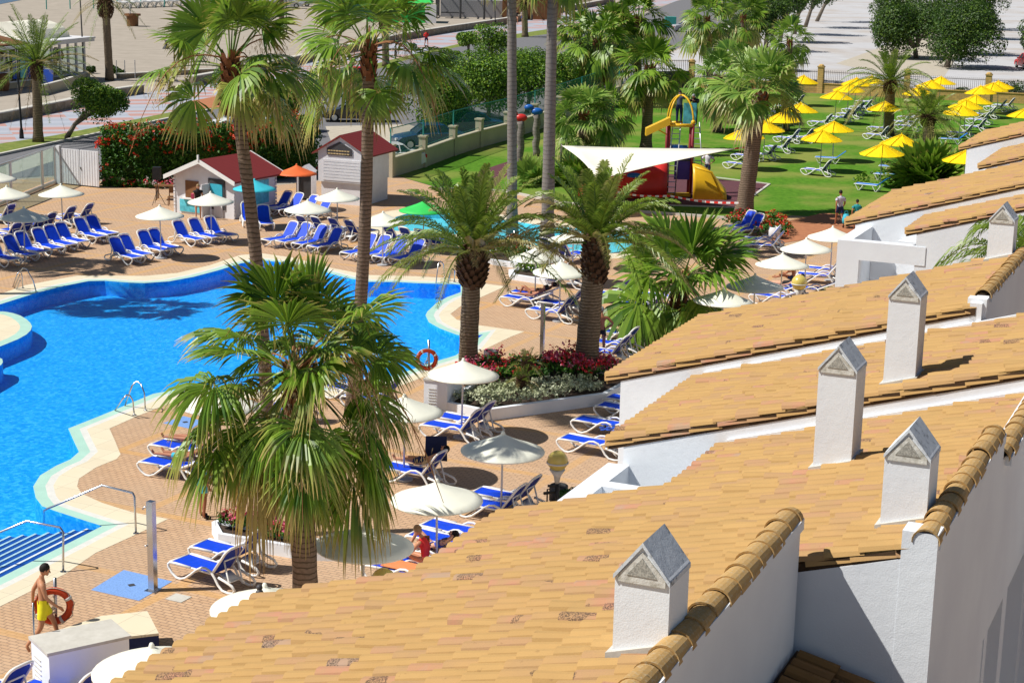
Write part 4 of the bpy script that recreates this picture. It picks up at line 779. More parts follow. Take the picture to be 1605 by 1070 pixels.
def fan_palm(base,top,RR,pet,nl,lb,r0=.2,r1=.17,mat='fan',bk='bark',sag=(.35,1.),skirt=0,nseg=24,boots=.7,fold=False,stalks=0,elmin=-50,elmax=82,drybase=0.,group=None,name='fan_palm',bend=0.):
    t=thing(name,base,lb,'palm tree',group); pts,rs=palm_trunk(base,top,r0,r1,bend=bend); b=MB(); b.tube(pts,rs,12); b.build('trunk',bk,t,True)
    tp=top-base; 
    if boots>0:
        b=MB()
        for i in range(int(26*boots)+12):
            w=i*2.4; z=tp.z-boots*(1-(i/(26*boots+12)))*1.; c=Vector((tp.x,tp.y,z)); o=Vector((cos(w),sin(w),0)); a=Vector((-sin(w),cos(w),0)); rr=r1*1.05; h_=.3
            b.add([c+o*rr-a*.09,c+o*rr+a*.09,c+o*(rr+.1)+a*.05+Vector((0,0,h_)),c+o*(rr+.1)-a*.05+Vector((0,0,h_)),c+o*(rr-.02)+Vector((0,0,h_*.6))],[(0,1,2,3),(0,3,4),(1,4,2)])
        b.build('leaf_bases','boot',t)
    b=MB()
    for i in range(nl):
        s=(i+.5)/nl; az=i*2.39996+random.gauss(0,.3); el=R(elmax+(elmin-elmax)*(s**.9)+random.gauss(0,12)); sg=sag[0]+(sag[1]-sag[0])*s; dr=drybase+(0 if s<.6 else (s-.6)*1.1)*random.random()+random.random()*.16
        oz=-.25*s; fan_leaf(b,tp+Vector((cos(az)*r1*.5,sin(az)*r1*.5,oz)),az,el,pet*random.uniform(.7,1.22),RR*random.uniform(.78,1.12),sg*random.uniform(.7,1.35),dr,nseg,fold=fold,rough=.06)
    for i in range(skirt):
        az=i*2.39996+1; fan_leaf(b,tp+Vector((0,0,-.35-.25*random.random())),az,R(random.uniform(-84,-66)),pet*random.uniform(.35,.75),RR*random.uniform(.65,.85),1.2,random.uniform(.4,.95),max(10,nseg-6),rough=.15,fold=fold)
    b.build('crown',mat,t,attr=True)
    for i in range(stalks):
        b=MB(); az=random.random()*6.28; q=[]; L=pet+RR*random.uniform(.7,1.1); el=R(random.uniform(-5,55))
        for j in range(9):
            s=j/8; q.append(tp+Vector((cos(az)*cos(el)*L*s,sin(az)*cos(el)*L*s,sin(el)*L*s-1.1*L*s**3)))
        b.tube(q,[.022*(1-.7*j/8) for j in range(9)],5); st=b.build('flower_stalk','stalk',t)
        b=MB()
        for j in range(110):
            s=random.uniform(.45,1); p=q[min(8,int(s*8))]; p=p+Vector((random.gauss(0,.11),random.gauss(0,.11),-random.random()*.35)); b.add([p,p+Vector((.012,0,0)),p+Vector((random.gauss(0,.05),random.gauss(0,.05),-.14))],[(0,1,2)])
        b.build('blossom','bloom',st)
    return t
def frond(b,org,az,el,L,sag,ll,dry,nl=40,tipcurl=0):
    d=Vector((cos(az)*cos(el),sin(az)*cos(el),sin(el))); side=Vector((-sin(az),cos(az),0)); pos=lambda s: org+d*L*s*(1-.12*s*sag)-Vector((0,0,L*sag*.62*s**2.1))
    pts=[pos(i/9) for i in range(10)]
    vs=[];fs=[]
    for i,p in enumerate(pts): w=.035*(1-.8*i/9)*L/3; vs+=[p-side*w,p+side*w,p-Vector((0,0,w*1.2))]
    for i in range(9): a=i*3; fs+=[(a,a+1,a+4,a+3),(a+1,a+2,a+5,a+4),(a+2,a,a+3,a+5)]
    b.add(vs,fs,[max(.3,dry)]*len(vs)); tw=random.gauss(0,.25)
    for i in range(nl):
        s=.1+.9*(i+random.random()*.6)/nl; p=pos(s); tg=(pos(min(1,s+.02))-pos(s-.02)).normalized(); up=side.cross(tg).normalized()
        if up.z<0: up=-up
        l=ll*(sin(PI*min(1,s*.86+.1))**.6)*random.uniform(.85,1.12)
        for sg in (-1,1):
            dd=(side*sg*.8+tg*(.55+.5*s)+up*(.38+random.gauss(0,.12))+Vector((0,0,tw*sg*.5))).normalized(); q=p+dd*l*.55; r_=p+dd*l-Vector((0,0,l*.28*(.6+sag))); w=(tg*.019+up*.007)*(ll/.45)
            a1=min(1,dry+random.random()*.1); a2=min(1,dry+.3*random.random()+.15)
            b.add([p-w*.6,p+w*.6,q+w,r_,q-w],[(0,1,2,4),(4,2,3)],[a1,a1,a1,a2,a1])
def date_palm(base,top,L,nf,lb,r0=.34,r1=.3,boss=.42,bossh=.9,sag=(.25,1.15),mat='feather',bk='bark_date',nl=38,ll=.45,dead=5,elmin=-28,group=None):
    t=thing('date_palm',base,lb,'palm tree',group); pts,rs=palm_trunk(base,top,r0,r1,flare=1.25); b=MB(); b.tube(pts,rs,14); b.build('trunk',bk,t,True); tp=top-base
    if boss:
        b=MB(); 
        for i in range(90):
            w=i*2.39996; s=i/90; z=tp.z-bossh+bossh*1.05*s; rr=r1+(boss-r1)*sin(PI*min(1,.15+s*.75)); c=Vector((tp.x,tp.y,z)); o=Vector((cos(w),sin(w),0)); a=Vector((-sin(w),cos(w),0)); h_=.2
            b.add([c+o*(rr-.1)-a*.1-Vector((0,0,.05)),c+o*(rr-.1)+a*.1-Vector((0,0,.05)),c+o*(rr+.05)+a*.05+Vector((0,0,h_*.8)),c+o*(rr+.05)-a*.05+Vector((0,0,h_*.8)),c+o*(rr-.12)+Vector((0,0,h_))],[(0,1,2,3),(3,2,4),(0,3,4),(1,4,2)])
        b.tube([(tp.x,tp.y,tp.z-bossh),(tp.x,tp.y,tp.z-bossh*.5),(tp.x,tp.y,tp.z+.1)],[r1*.9,boss*.85,boss*.6],12); b.build('leaf_bases','bootdark',t)
    b=MB()
    for i in range(nf):
        s=(i+.5)/nf; az=i*2.39996+random.gauss(0,.1); el=R(84+(elmin-84)*s**.95+random.gauss(0,4)); frond(b,tp+Vector((cos(az)*.12,sin(az)*.12,.1-.2*s)),az,el,L*random.uniform(.88,1.08)*(1 if s>.15 else .75),sag[0]+(sag[1]-sag[0])*s,ll*random.uniform(.9,1.1),(.05+random.random()*.4 if s<.6 else .15+random.random()*.7)*.9,nl)
    for i in range(dead):
        az=random.random()*6.28; frond(b,tp+Vector((0,0,-.2)),az,R(random.uniform(-50,-25)),L*.7,1.2,ll*.8,.95,nl//2)
    b.build('crown',mat,t,attr=True); return t
def at_h(bpx,tpx): b_=G(*bpx); return b_,heightat(b_,*tpx)
# the big foreground fan palm
bb=D(482,1000,36.2); bb.z=0; bt=heightat(bb,466,580)
fan_palm(bb,bt,1.36,1.6,56,'big shaggy fan palm in front of the pool, its trunk ending at the tiled roof',r0=.27,r1=.22,sag=(.25,1.2),skirt=6,nseg=40,fold=True,stalks=20,elmin=-56,boots=1.9,drybase=.16,bk='bark')
b_,t_=at_h((424,838),(361,94)); fan_palm(b_,t_,1.25,1.3,27,'tall leaning fan palm whose crown fills the upper left, above the small kiosk',r0=.16,r1=.14,sag=(.25,.85),skirt=0,nseg=34,elmin=-12,boots=1.3,stalks=5,bend=.22,drybase=.15)
b_,t_=at_h((552,652),(578,74)); fan_palm(b_,t_,1.45,1.4,26,'tall fan palm with bare trunk rising in front of the white boarded kiosk',r0=.2,r1=.16,sag=(.3,.9),skirt=1,nseg=30,elmin=-30,boots=1.,stalks=8,bend=.12,drybase=.15)
b_,t_=at_h((732,600),(741,392)); date_palm(b_,t_,4.0,50,'stout date palm with bulging crown base at the pool edge, centre',r0=.31,r1=.28,boss=.52,bossh=1.2,nl=70,ll=.46,sag=(.25,.95),dead=0,elmin=14)
b_,t_=at_h((917,592),(934,376)); date_palm(b_,t_,3.8,48,'thick dark date palm growing out of the flowering planter',r0=.39,r1=.33,boss=.46,bossh=1.4,nl=70,ll=.46,sag=(.25,.98),dead=0,elmin=16)
b_=D(1064,600,64); b_.z=0; t_=heightat(b_,1066,432); fan_palm(b_,t_,1.9,1.4,30,'lower fan palm with broad green leaves just above the tiled roof',r0=.27,r1=.25,sag=(.2,.95),skirt=2,nseg=30,elmin=-42,boots=1.5)
b_,t_=at_h((803,368),(802,-95)); fan_palm(b_,t_,1.3,1.2,26,'tall bare grey palm trunk left of the pair at the kids pool',r0=.24,r1=.2,bk='bark_grey',skirt=2,nseg=18)
b_,t_=at_h((857,396),(868,-85)); fan_palm(b_,t_,1.3,1.2,26,'tall bare grey palm trunk right of the pair at the kids pool',r0=.3,r1=.2,bk='bark_grey',skirt=2,nseg=18)
BG='palms on the lawn'
for bp,tp_,RR,pet,nl,r,lb,kw in [
 ((1165,340),(1192,140),1.5,1.35,34,.42,'thick brown trunked fan palm on the lawn right of the climbing frame',dict(boots=1.6,elmin=-18,sag=(.2,.75))),
 ((1012,238),(1019,105),1.5,1.5,34,.36,'dark green fan palm with slim trunk left of the climbing frame',dict(elmin=-45,skirt=2,boots=.6)),
 ((913,262),(915,178),1.5,1.3,36,.3,'bushy fan palm with straw coloured lower leaves beyond the kids pool',dict(elmin=-50,skirt=8,boots=.6)),
 ((952,240),(955,172),1.2,.9,22,.24,'small fan palm squeezed right of the bushy one',dict(elmin=-50,skirt=3)),
 ((1125,207),(1127,120),1.5,1.4,28,.3,'pale fan palm left of the pair behind the thick lawn palm',dict(elmin=-50,skirt=6)),
 ((1147,194),(1150,100),1.4,1.3,26,.27,'pale fan palm right of the pair behind the thick lawn palm',dict(elmin=-50,skirt=5)),
 ((1232,205),(1230,148),1.1,.9,20,.25,'short drooping fan palm left of the brick pillar',dict(elmin=-60,skirt=2)),
 ((1240,128),(1238,62),1.5,1.5,24,.26,'fan palm with thin red brown trunk standing at the back fence',dict(elmin=-50)),
 ((905,140),(905,52),1.9,1.6,34,.35,'dense fan palm above the bushy one, cut by the top edge',dict(elmin=-55,skirt=8)),
 ((960,150),(962,50),1.8,1.6,32,.3,'dense fan palm beside the wall corner near the top',dict(elmin=-55,skirt=6)),
 ((935,165),(936,62),1.9,1.6,34,.33,'dense dark fan palm between the bushy one and the wall corner',dict(elmin=-50,skirt=5)),
 ((1000,150),(1000,26),1.9,1.7,32,.33,'tall fan palm at the top above the dark green slim one',dict(elmin=-45,skirt=3)),
 ((1112,120),(1108,28),1.8,1.7,30,.3,'fan palm at the top between the street and the car park',dict(elmin=-50,skirt=4)),
 ((1168,110),(1165,25),1.8,1.7,30,.3,'fan palm at the top, left of the car park trees',dict(elmin=-50,skirt=4)),
 ]:
    b_,t_=at_h(bp,tp_); kw=dict(kw); kw.setdefault('boots',.8); kw.setdefault('sag',(.3,.95)); fan_palm(b_,t_,RR,pet,nl,lb,r0=r*1.05,r1=r*.85,mat='fan_bg' if 'pale' in lb or 'straw' in lb or 'thick' in lb else 'fan',nseg=22,group=BG,drybase=.12,**kw)
b_,t_=at_h((1392,212),(1396,128)); date_palm(b_,t_,4.2,46,'large feathery date palm among the yellow parasols',r0=.4,r1=.36,boss=.5,bossh=.9,nl=36,ll=.55,sag=(.3,1.2),dead=2)
b_,t_=at_h((1455,238),(1455,182)); date_palm(b_,t_,2.9,40,'dark young date palm right of the large one on the lawn',r0=.42,r1=.36,boss=.5,bossh=.7,nl=32,ll=.5,sag=(.3,1.),dead=0)
b_,t_=at_h((60,222),(57,98)); date_palm(b_,t_,4.6,46,'grey green date palm on the verge at the left edge',r0=.32,r1=.3,boss=.4,bossh=1.2,nl=36,ll=.5,sag=(.15,.8),dead=3,elmin=-15)
b_,t_=at_h((172,126),(165,0)); date_palm(b_,t_,3.6,30,'slim dark palm trunk by the beach restaurant',r0=.36,r1=.34,boss=.75,bossh=1.6,nl=24,ll=.5,dead=0)
b_,t_=at_h((605,104),(603,30)); date_palm(b_,t_,3.4,24,'distant date palm behind the tall centre palm',r0=.36,r1=.34,boss=.6,bossh=1.2,nl=20,ll=.55,dead=0)
b_,t_=at_h((823,58),(822,2)); date_palm(b_,t_,3.2,24,'distant palm beside the three walkers on the promenade',r0=.4,r1=.38,boss=.65,bossh=1.2,nl=20,ll=.6,dead=2)
b_,t_=at_h((442,62),(440,-20)); date_palm(b_,t_,3.2,20,'thin dark trunk between the two tall palm crowns at the top',r0=.35,r1=.33,boss=.6,bossh=1.2,nl=18,ll=.6,dead=0)
for (x,y),(tx,ty),lb in (((826,622),(825,560),'right one of two tiny palms in the long planter'),((815,628),(817,588),'left one of two tiny palms in the long planter')):
    b_,t_=at_h((x,y),(tx,ty+8)); date_palm(b_,t_,.6,22,lb,r0=.09,r1=.09,boss=.12,bossh=.3,nl=14,ll=.16,dead=0,elmin=-10)
def clump(px,R_,nl,lb,mat='fan',nseg=16,pet=.5):
    p=G(*px); t=thing('palm_clump',p,lb,'palm bush'); b=MB()
    for i in range(nl):
        az=i*2.39996; el=R(random.uniform(8,80)); fan_leaf(b,Vector((random.gauss(0,.15),random.gauss(0,.15),.1)),az,el,pet*random.uniform(.7,1.3)*R_,R_*.75,.15,random.random()*.2,nseg)
    b.build('foliage',mat,t,attr=True)
clump((1455,292),2.3,60,'spiky low fan palm clump behind the long villa roof'); clump((905,292),1.6,26,'low fan palm clump left of the sail'); clump((835,290),1.4,24,'low fan palm clump between the two grey trunks','fan_bg'); clump((1060,400),.9,14,'small palm clump beside the kids pool, hidden by the fan palm'); 
t=thing('palm_clump',W3(42.6,-4.8,0),'date palm crown peeping over the long roof at the right edge','palm bush'); b=MB(); o=Vector((0,0,0)); c0=heightat(t.location,1600,412)-t.location
for i in range(22): frond(b,c0,i*2.4,R(random.uniform(5,70)),2.9,1.,.5,random.random()*.3,34)
b.build('foliage','feather',t,attr=True); b=MB(); b.tube([(0,0,0),(c0.x,c0.y,c0.z)],.3,10); b.build('trunk','bark_date',t,True)
# two palms that stand just outside the left edge and throw their shadows across the pool
for p,h in ((Vector((-23.5,67,0)),10.5),(Vector((-27.5,72,0)),11.5)): fan_palm(p,p+Vector((.4,0,h)),1.4,1.3,26,'tall fan palm standing left of the pool terrace, outside the frame',nseg=16,group='palms left of the terrace')
# ---------------------------------------------------------------- leafy trees
def tree(bpx,cpx,rpx,lb,mat='leaf_bush',n=5000,size=.26,sq=.8,tr=.14,name='leafy_tree',cat='tree',group=None,twigs=5,rx=1.,ry=1.):
    b_=G(*bpx); c=heightat(b_,*cpx); r=rpx/CF*depth(c); t=thing(name,b_,lb,cat,group); cl=c-b_; n=int(n*1.9); size=size*.72; rng=random.Random(int(bpx[0]*7+bpx[1]))
    tr_=MB(); tr_.tube([(0,0,-.05),(cl.x*.3,0,cl.z*.4),(cl.x,cl.y,cl.z*.8)],[tr*1.3,tr,tr*.6],8)
    lobes=[]
    for i in range(9):
        w=rng.random()*6.28; q=rng.uniform(.3,.62); z=rng.uniform(-.45,.55); lobes.append((Vector((cos(w)*q,sin(w)*q,z)),rng.uniform(.38,.62)))
    lobes.append((Vector((0,0,0)),.75))
    for i in range(twigs):
        lc=lobes[i][0]; tr_.tube([(cl.x*.3,0,cl.z*.42),(cl.x+lc.x*r*.5*rx,lc.y*r*.5,cl.z+lc.z*r*.3),(cl.x+lc.x*r*rx,lc.y*r,cl.z+lc.z*r*sq)],[tr*.7,tr*.45,tr*.15],6)
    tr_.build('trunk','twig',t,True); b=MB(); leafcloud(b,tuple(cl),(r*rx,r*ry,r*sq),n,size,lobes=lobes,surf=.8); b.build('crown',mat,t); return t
TG='clipped bushy trees along the street'
for a in [((104,216),(150,163),50,'bright green bushy tree with twisted trunk above the white gate','leaf_bush',6500,.26,.85),
 ((672,215),(672,155),70,'dense bushy tree overhanging the hotel wall, right of the black car','leaf_bush',7500,.26,.8),
 ((720,210),(715,182),44,'dark shaded bushy tree low over the green fence','leaf_dark',3000,.26,.8),
 ((765,190),(770,130),76,'large bushy tree left of the tall grey trunk','leaf_bush',7000,.3,.8),
 ((825,178),(838,128),62,'bushy tree between the two tall grey trunks','leaf_bush',4500,.3,.8),
 ((772,100),(768,68),34,'small round bush by the road in front of the dark pergola','leaf_bush',2600,.32,.9),
 ((735,88),(733,62),19,'low round bush left of the one in front of the pergola','leaf_bush',1500,.34,.7),
 ((710,108),(710,92),26,'flat topped bush at the road side above the palm leaves','leaf_bush',1700,.34,.6),
 ((868,168),(872,120),52,'wide bush right of the second tall grey trunk','leaf_bush',4500,.3,.8),
 ((700,180),(706,140),52,'rounded bush behind the one overhanging the wall','leaf_bush',4500,.3,.85),
 ((408,212),(408,150),44,'bushy tree behind the hedge between the two tall crowns','leaf_bush',4500,.28,.9),
 ((520,150),(512,132),30,'dark bushy tree behind the tall centre palm','leaf_dark',2200,.3,.8),
 ((450,205),(446,165),32,'bushy tree above the white parked car','leaf_bush',2600,.28,.9),
 ((340,165),(352,120),26,'small tree behind the leaning palm trunk','leaf_bush',1500,.3,.9),
 ((88,125),(87,88),14,'small potted tree in front of the beach restaurant','leaf_dark',900,.28,.9)]:
    tree(a[0],a[1],a[2],a[3],a[4],a[5],a[6],a[7],group=TG)
for (x,y),h in (((142,112),8),((178,112),9),((190,118),8)): tree((x,y+3),(x,y-3),h,'small round shrub %s in front of the beach restaurant'%{142:'left',178:'centre',190:'right'}[x],'leaf_dark',420,.3,.9,tr=.05,name='shrub',cat='shrub')
CG='big trees in rows across the car park'
for (x,y),(cx,cy),r,lb,n in [((1436,92),(1430,56),70,'nearest big ficus in the car park, left trunk',9000),((1484,106),(1500,61),66,'nearest big ficus in the car park, right trunk',8000),((1498,84),(1520,36),64,'second big ficus of the right hand car park row',6000),((1512,60),(1535,5),52,'third ficus of the right hand car park row',3500),((1522,46),(1540,-10),48,'fourth ficus of the right hand car park row',2500),((1450,60),(1455,21),64,'ficus behind the nearest one in the car park',5500),((1410,50),(1408,8),46,'ficus at the left rear of the car park row',3500),
  ((1640,112),(1648,58),60,'ficus cut by the right picture edge',4500),((1190,98),(1180,38),40,'dark ficus behind the lawn palms, front of the left row',3500),((1200,80),(1205,18),44,'second dark ficus of the left car park row',3500),((1222,66),(1238,-4),48,'third dark ficus of the left car park row',3500),((1245,54),(1262,-16),48,'fourth dark ficus of the left car park row',3000),((1262,43),(1290,-24),46,'fifth dark ficus of the left car park row',2500),((1280,34),(1320,-30),44,'sixth dark ficus of the left car park row',2200),((1640,80),(1665,30),55,'second ficus beyond the right picture edge',2500)]:
    tree((x,y),(cx,cy),r,lb,'leaf_dark' if x<1300 else 'leaf_dark',n,.4,.72,tr=.25,name='ficus_tree',group=CG,twigs=7)
tree((1590,150),(1585,150),24,'leafy shrub at the back fence near the right edge','leaf_dark',1400,.26,.9,name='shrub',cat='shrub'); tree((1500,150),(1498,148),18,'low dark shrub at the back fence behind the lawn parasols','leaf_dark',900,.26,.6,name='shrub',cat='shrub')
tree((1365,440),(1365,428),40,'green bushes seen through the white doorway of the terrace','leaf_bush',2600,.18,.8,name='shrub',cat='shrub',tr=.05); tree((900,800),(905,790),34,'green shrub behind the white terrace parapet below the globe lamp','leaf_hedge',1500,.14,.7,name='shrub',cat='shrub',tr=.04); tree((1300,490),(1305,478),36,'green shrub beside the small globe lamp','leaf_bush',1500,.15,.7,name='shrub',cat='shrub',tr=.04)
# ---------------------------------------------------------------- people
BONES=[('pelvis','spine','torso'),('spine','chest','torso'),('chest','neck','torso'),('neck','headb','head')]
for q in 'lr': BONES+=[('chest','sh'+q,'torso'),('sh'+q,'el'+q,'uparm'),('el'+q,'wr'+q,'forearm'),('wr'+q,'ha'+q,'hand'),('pelvis','hi'+q,'hip'),('hi'+q,'kn'+q,'thigh'),('kn'+q,'an'+q,'shin'),('an'+q,'to'+q,'foot')]
STAND=dict(pelvis=(0,0,.96),spine=(0,0,1.14),chest=(0,-.01,1.34),neck=(0,-.01,1.5),headb=(0,.02,1.57),shl=(-.185,-.01,1.41),ell=(-.24,-.04,1.13),wrl=(-.25,.05,.88),hal=(-.25,.09,.8),shr=(.185,-.01,1.41),elr=(.24,-.04,1.13),wrr=(.25,.05,.88),har=(.25,.09,.8),hil=(-.1,0,.92),knl=(-.11,.02,.5),anl=(-.11,-.02,.09),tol=(-.13,.15,.03),hir=(.1,0,.92),knr=(.11,.02,.5),anr=(.11,-.02,.09),tor=(.13,.15,.03))
RAD=dict(pelvis=.135,spine=.125,chest=.145,neck=.055,headb=.055,sh=.062,el=.042,wr=.028,ha=.03,hi=.095,kn=.058,an=.036,to=.03)
WALK=dict(knl=(-.1,.2,.55),anl=(-.1,.3,.12),tol=(-.11,.46,.1),knr=(.1,-.06,.5),anr=(.1,-.34,.16),tor=(.11,-.28,.03),ell=(-.25,-.16,1.17),wrl=(-.26,-.18,.92),hal=(-.26,-.17,.83),elr=(.24,.06,1.14),wrr=(.24,.24,.98),har=(.24,.31,.93))
RUN=dict(WALK,ell=(-.25,-.2,1.2),wrl=(-.24,.02,1.12),hal=(-.2,.08,1.16),elr=(.25,-.02,1.14),wrr=(.2,.22,1.24),har=(.16,.27,1.3))
HIPS=dict(ell=(-.4,-.06,1.18),wrl=(-.2,.06,1.02),hal=(-.15,.1,.98),elr=(.4,-.06,1.18),wrr=(.2,.06,1.02),har=(.15,.1,.98))
REACH=dict(elr=(.24,.2,1.3),wrr=(.16,.42,1.42),har=(.12,.5,1.46),ell=(-.24,.18,1.28),wrl=(-.14,.4,1.38),hal=(-.1,.48,1.42),chest=(0,.08,1.33),neck=(0,.13,1.48),headb=(0,.17,1.54))
def LIE(back=.42,knee=.0,arm='side'):
    # lying along +x feet first, on a surface at z=0 (added later), head toward -x
    c,s=cos(back),sin(back); P=lambda u,y,o=.09:(-c*u+0,y,s*u+o)
    d=dict(pelvis=(0,0,.1),spine=P(.2,0),chest=P(.4,0,.1),neck=P(.57,0,.12),headb=P(.63,0,.15),shl=P(.47,.185,.1),shr=P(.47,-.185,.1),hil=(.04,.1,.1),hir=(.04,-.1,.1),knl=(.46,.12,.1+.0*knee),knr=(.44,-.12,.1+knee),anl=(.88,.12,.07),anr=(.72-.1*(knee>0),-.12,.07),tol=(.93,.15,.19),tor=(.84-.1*(knee>0),-.15,.1 if knee else .19))
    if arm=='side': d.update(ell=P(.2,.25,.06),wrl=(.05,.27,.08),hal=(.14,.26,.07),elr=P(.2,-.25,.06),wrr=(.05,-.27,.08),har=(.14,-.26,.07))
    else: d.update(ell=P(.62,.36,.1),wrl=P(.72,.12,.16),hal=P(.7,.05,.2),elr=P(.62,-.36,.1),wrr=P(.72,-.12,.16),har=P(.7,-.05,.2))
    return d
def person(name,loc,rz_,lb,pose=None,skin='skin_a',hair='hair_dk',clothes=(),scale=1.,hairlen=0.,facedir=None,face_up=False,group=None,seat=0.,hat=None):
    J=dict(STAND); J.update(pose or {}); J={k_:Vector(v) for k_,v in J.items()}
    me=bpy.data.meshes.new('tmp'); names=list(J); vs=[J[n] for n in names]; idx={n:i for i,n in enumerate(names)}; ed=[(idx[a],idx[b_]) for a,b_,_ in BONES]
    rad=[RAD[n] if n in RAD else RAD[n[:2]] for n in names]
    for q in 'lr':   # five fingers, rooted in the palm
        h=J['ha'+q]; d=(h-J['wr'+q]).normalized(); sd=d.orthogonal().normalized(); nn=d.cross(sd)
        for f in range(4):
            o=sd*(f-1.5)*.021; L=(.036,.042,.04,.03)[f]; a=len(vs); vs+=[h+o+d*.022,h+o+d*(.022+L)+nn*.008,h+o+d*(.022+L*1.8)+nn*.026]; rad+=[.009,.0085,.007]; ed+=[(idx['ha'+q],a),(a,a+1),(a+1,a+2)]
        a=len(vs); vs+=[h+sd*.04-d*.01,h+sd*.06+d*.025]; rad+=[.011,.008]; ed+=[(idx['ha'+q],a),(a,a+1)]
    me.from_pydata(vs,ed,[]); o=bpy.data.objects.new('tmp',me); COL.objects.link(o); sk_=o.modifiers.new('s','SKIN'); sk_.branch_smoothing=.6; sv=me.skin_vertices[0].data
    for i,r_ in enumerate(rad): sv[i].radius=(r_,r_*(.72 if names[i] in('chest','spine','pelvis') else 1) if i<len(names) else r_); sv[i].use_root=(i==idx['pelvis'])
    if True:
        sb=o.modifiers.new('b','SUBSURF'); sb.levels=1; sb.render_levels=1
    dg=bpy.context.evaluated_depsgraph_get(); em=bpy.data.meshes.new_from_object(o.evaluated_get(dg)); bpy.data.objects.remove(o); bpy.data.meshes.remove(me)
    V=[v.co.copy() for v in em.vertices]; F=[tuple(p.vertices) for p in em.polygons]; N=[v.normal.copy() for v in em.vertices]; bpy.data.meshes.remove(em)
    body=MB(); body.add(V,F)
    up=(J['headb']-J['neck']).normalized(); fw=Vector(facedir) if facedir else (Vector((0,0,1)) if face_up else Vector((0,1,0))); fw=(fw-up*fw.dot(up)).normalized(); sd=fw.cross(up).normalized()
    HM=Matrix((sd,fw,up)).transposed().to_4x4(); hc=J['headb']+up*.085+fw*.012
    body.ball(hc,.1,14,(.78,.95,1.12),HM); 
    def hp(x,y,z): return hc+sd*x+fw*y+up*z
    body.tube([hp(0,.085,.02),hp(0,.118,-.018),hp(0,.088,-.03)],[.007,.014,.01],6); body.ball(hp(.078,-.005,0),.02,6,(.4,.8,1.2),HM); body.ball(hp(-.078,-.005,0),.02,6,(.4,.8,1.2),HM); body.ball(hp(0,.075,-.075),.028,8,(1.1,.8,.8),HM)
    t=body.build(name,[skin],None,True); t.location=loc; t.rotation_euler=(0,0,rz_); t.scale=(scale,)*3; tag(t,lb,'person',group)
    f=MB(); f.ball(hp(.032,.088,.012),.0095,6); f.ball(hp(-.032,.088,.012),.0095,6); f.box(hp(0,.094,-.052),(.045,.008,.008),M4=HM); f.build('face_features','hair_dk',t)
    h=MB(); h.ball(hp(0,-.018,.03),.108,12,(.82,.92,1.02),HM)
    if hairlen: h.tube([hp(0,-.05,.03),hp(0,-.09,-.06),hp(0,-.08,-.06-hairlen)],[.08,.07,.035],8)
    # keep the face free
    keep=[]; hb=MB()
    for fc in h.f:
        c=sum((Vector(h.v[i]) for i in fc),Vector())/len(fc)-hc
        if not (c.dot(fw)>.03 and c.dot(up)<.05): keep.append(fc)
    hb.v=h.v; hb.f=keep; hb.mi=[0]*len(keep); hb.a=h.a; hb.build('hair',hair,t,True)
    if hat: q=MB(); q.ball(hp(0,0,.05),.112,12,(.85,1,.75),HM); q.build('cap',hat,t,True)
    def nearest(p):
        best=None;bd=9
        for a,b_,k_ in BONES:
            A,B=J[a],J[b_]; ab=B-A; u=max(0,min(1,(p-A).dot(ab)/max(1e-6,ab.length_squared))); d=(p-(A+ab*u)).length-.3*RAD.get(a,RAD.get(a[:2],.05))
            if d<bd: bd=d;best=(k_,u)
        return best
    lab=[nearest(sum((V[i] for i in fc),Vector())/len(fc)) for fc in F]
    for nm,mt,sel,off in clothes:
        c=MB(); c.v=[tuple(V[i]+N[i]*off) for i in range(len(V))]; c.a=[0]*len(V)
        for fc,(k_,u) in zip(F,lab):
            if k_ in sel and sel[k_][0]<=u<=sel[k_][1]: c.f.append(fc)
        c.mi=[0]*len(c.f); 
        if c.f: c.build(nm,mt,t,True)
    return t
SH={'hip':(0,1),'thigh':(0,.62)}; SHs={'hip':(0,1),'thigh':(0,.3)}; TR={'hip':(0,1),'thigh':(0,1),'shin':(0,.92)}; TEE={'torso':(0,.95),'uparm':(0,.55)}; JK={'torso':(0,1),'uparm':(0,1),'forearm':(0,.95)}; SHO={'foot':(0,1)}; BIK={'hip':(0,.9)}; TOPB={'torso':(.0,.55)}
person('person',G(70,1018),R(-72+0),'man in yellow swim shorts walking behind the lifebuoy at the lower left',WALK,'skin_a','hair_dk',[('swim_shorts','c_yellow',SH,.02)],1.03)
person('person',G(941,560),R(12),'tanned grey haired man in black trunks standing right of the thick palm trunk',HIPS,'skin_b','c_grey',[('trunks','c_black',SHs,.015)],1.0)
person('person',G(1315,356),R(8),'man in lilac white shirt and navy shorts walking away with a blue bag',WALK,'skin_b','hair_dk',[('shirt','c_lilac',TEE,.02),('shorts','c_navy',SH,.02),('shoes','c_black',SHO,.012)],1.04)
person('person',G(1341,362),R(-10),'shorter person in teal top walking right of the man with the blue bag',WALK,'skin_b','hair_dk',[('top','c_teal',TEE,.03),('shorts','c_navy',SH,.02)],.88)
t=thing('beach_bag',G(1325,358),'blue bag hanging from the hand of the man in the lilac shirt','bag'); b=MB(); b.lathe([(.02,.2),(.17,.24),(.2,.45),(.14,.68),(.03,.74)],seg=12); b.build('bag_body','c_cyan',t,True); b=MB(); b.tube([(-.1,0,.66),(-.06,0,.86),(.06,0,.86),(.1,0,.66)],.012,6); b.build('handle','c_cyan',t)
person('person',G(318,812),R(-60),'person in turquoise shorts and dark trainers, hidden by the big fan palm',None,'skin_b','hair_dk',[('shorts','c_cyan',SH,.02),('shirt','c_cyan',TEE,.02),('shoes','c_black',SHO,.02)],1.02)
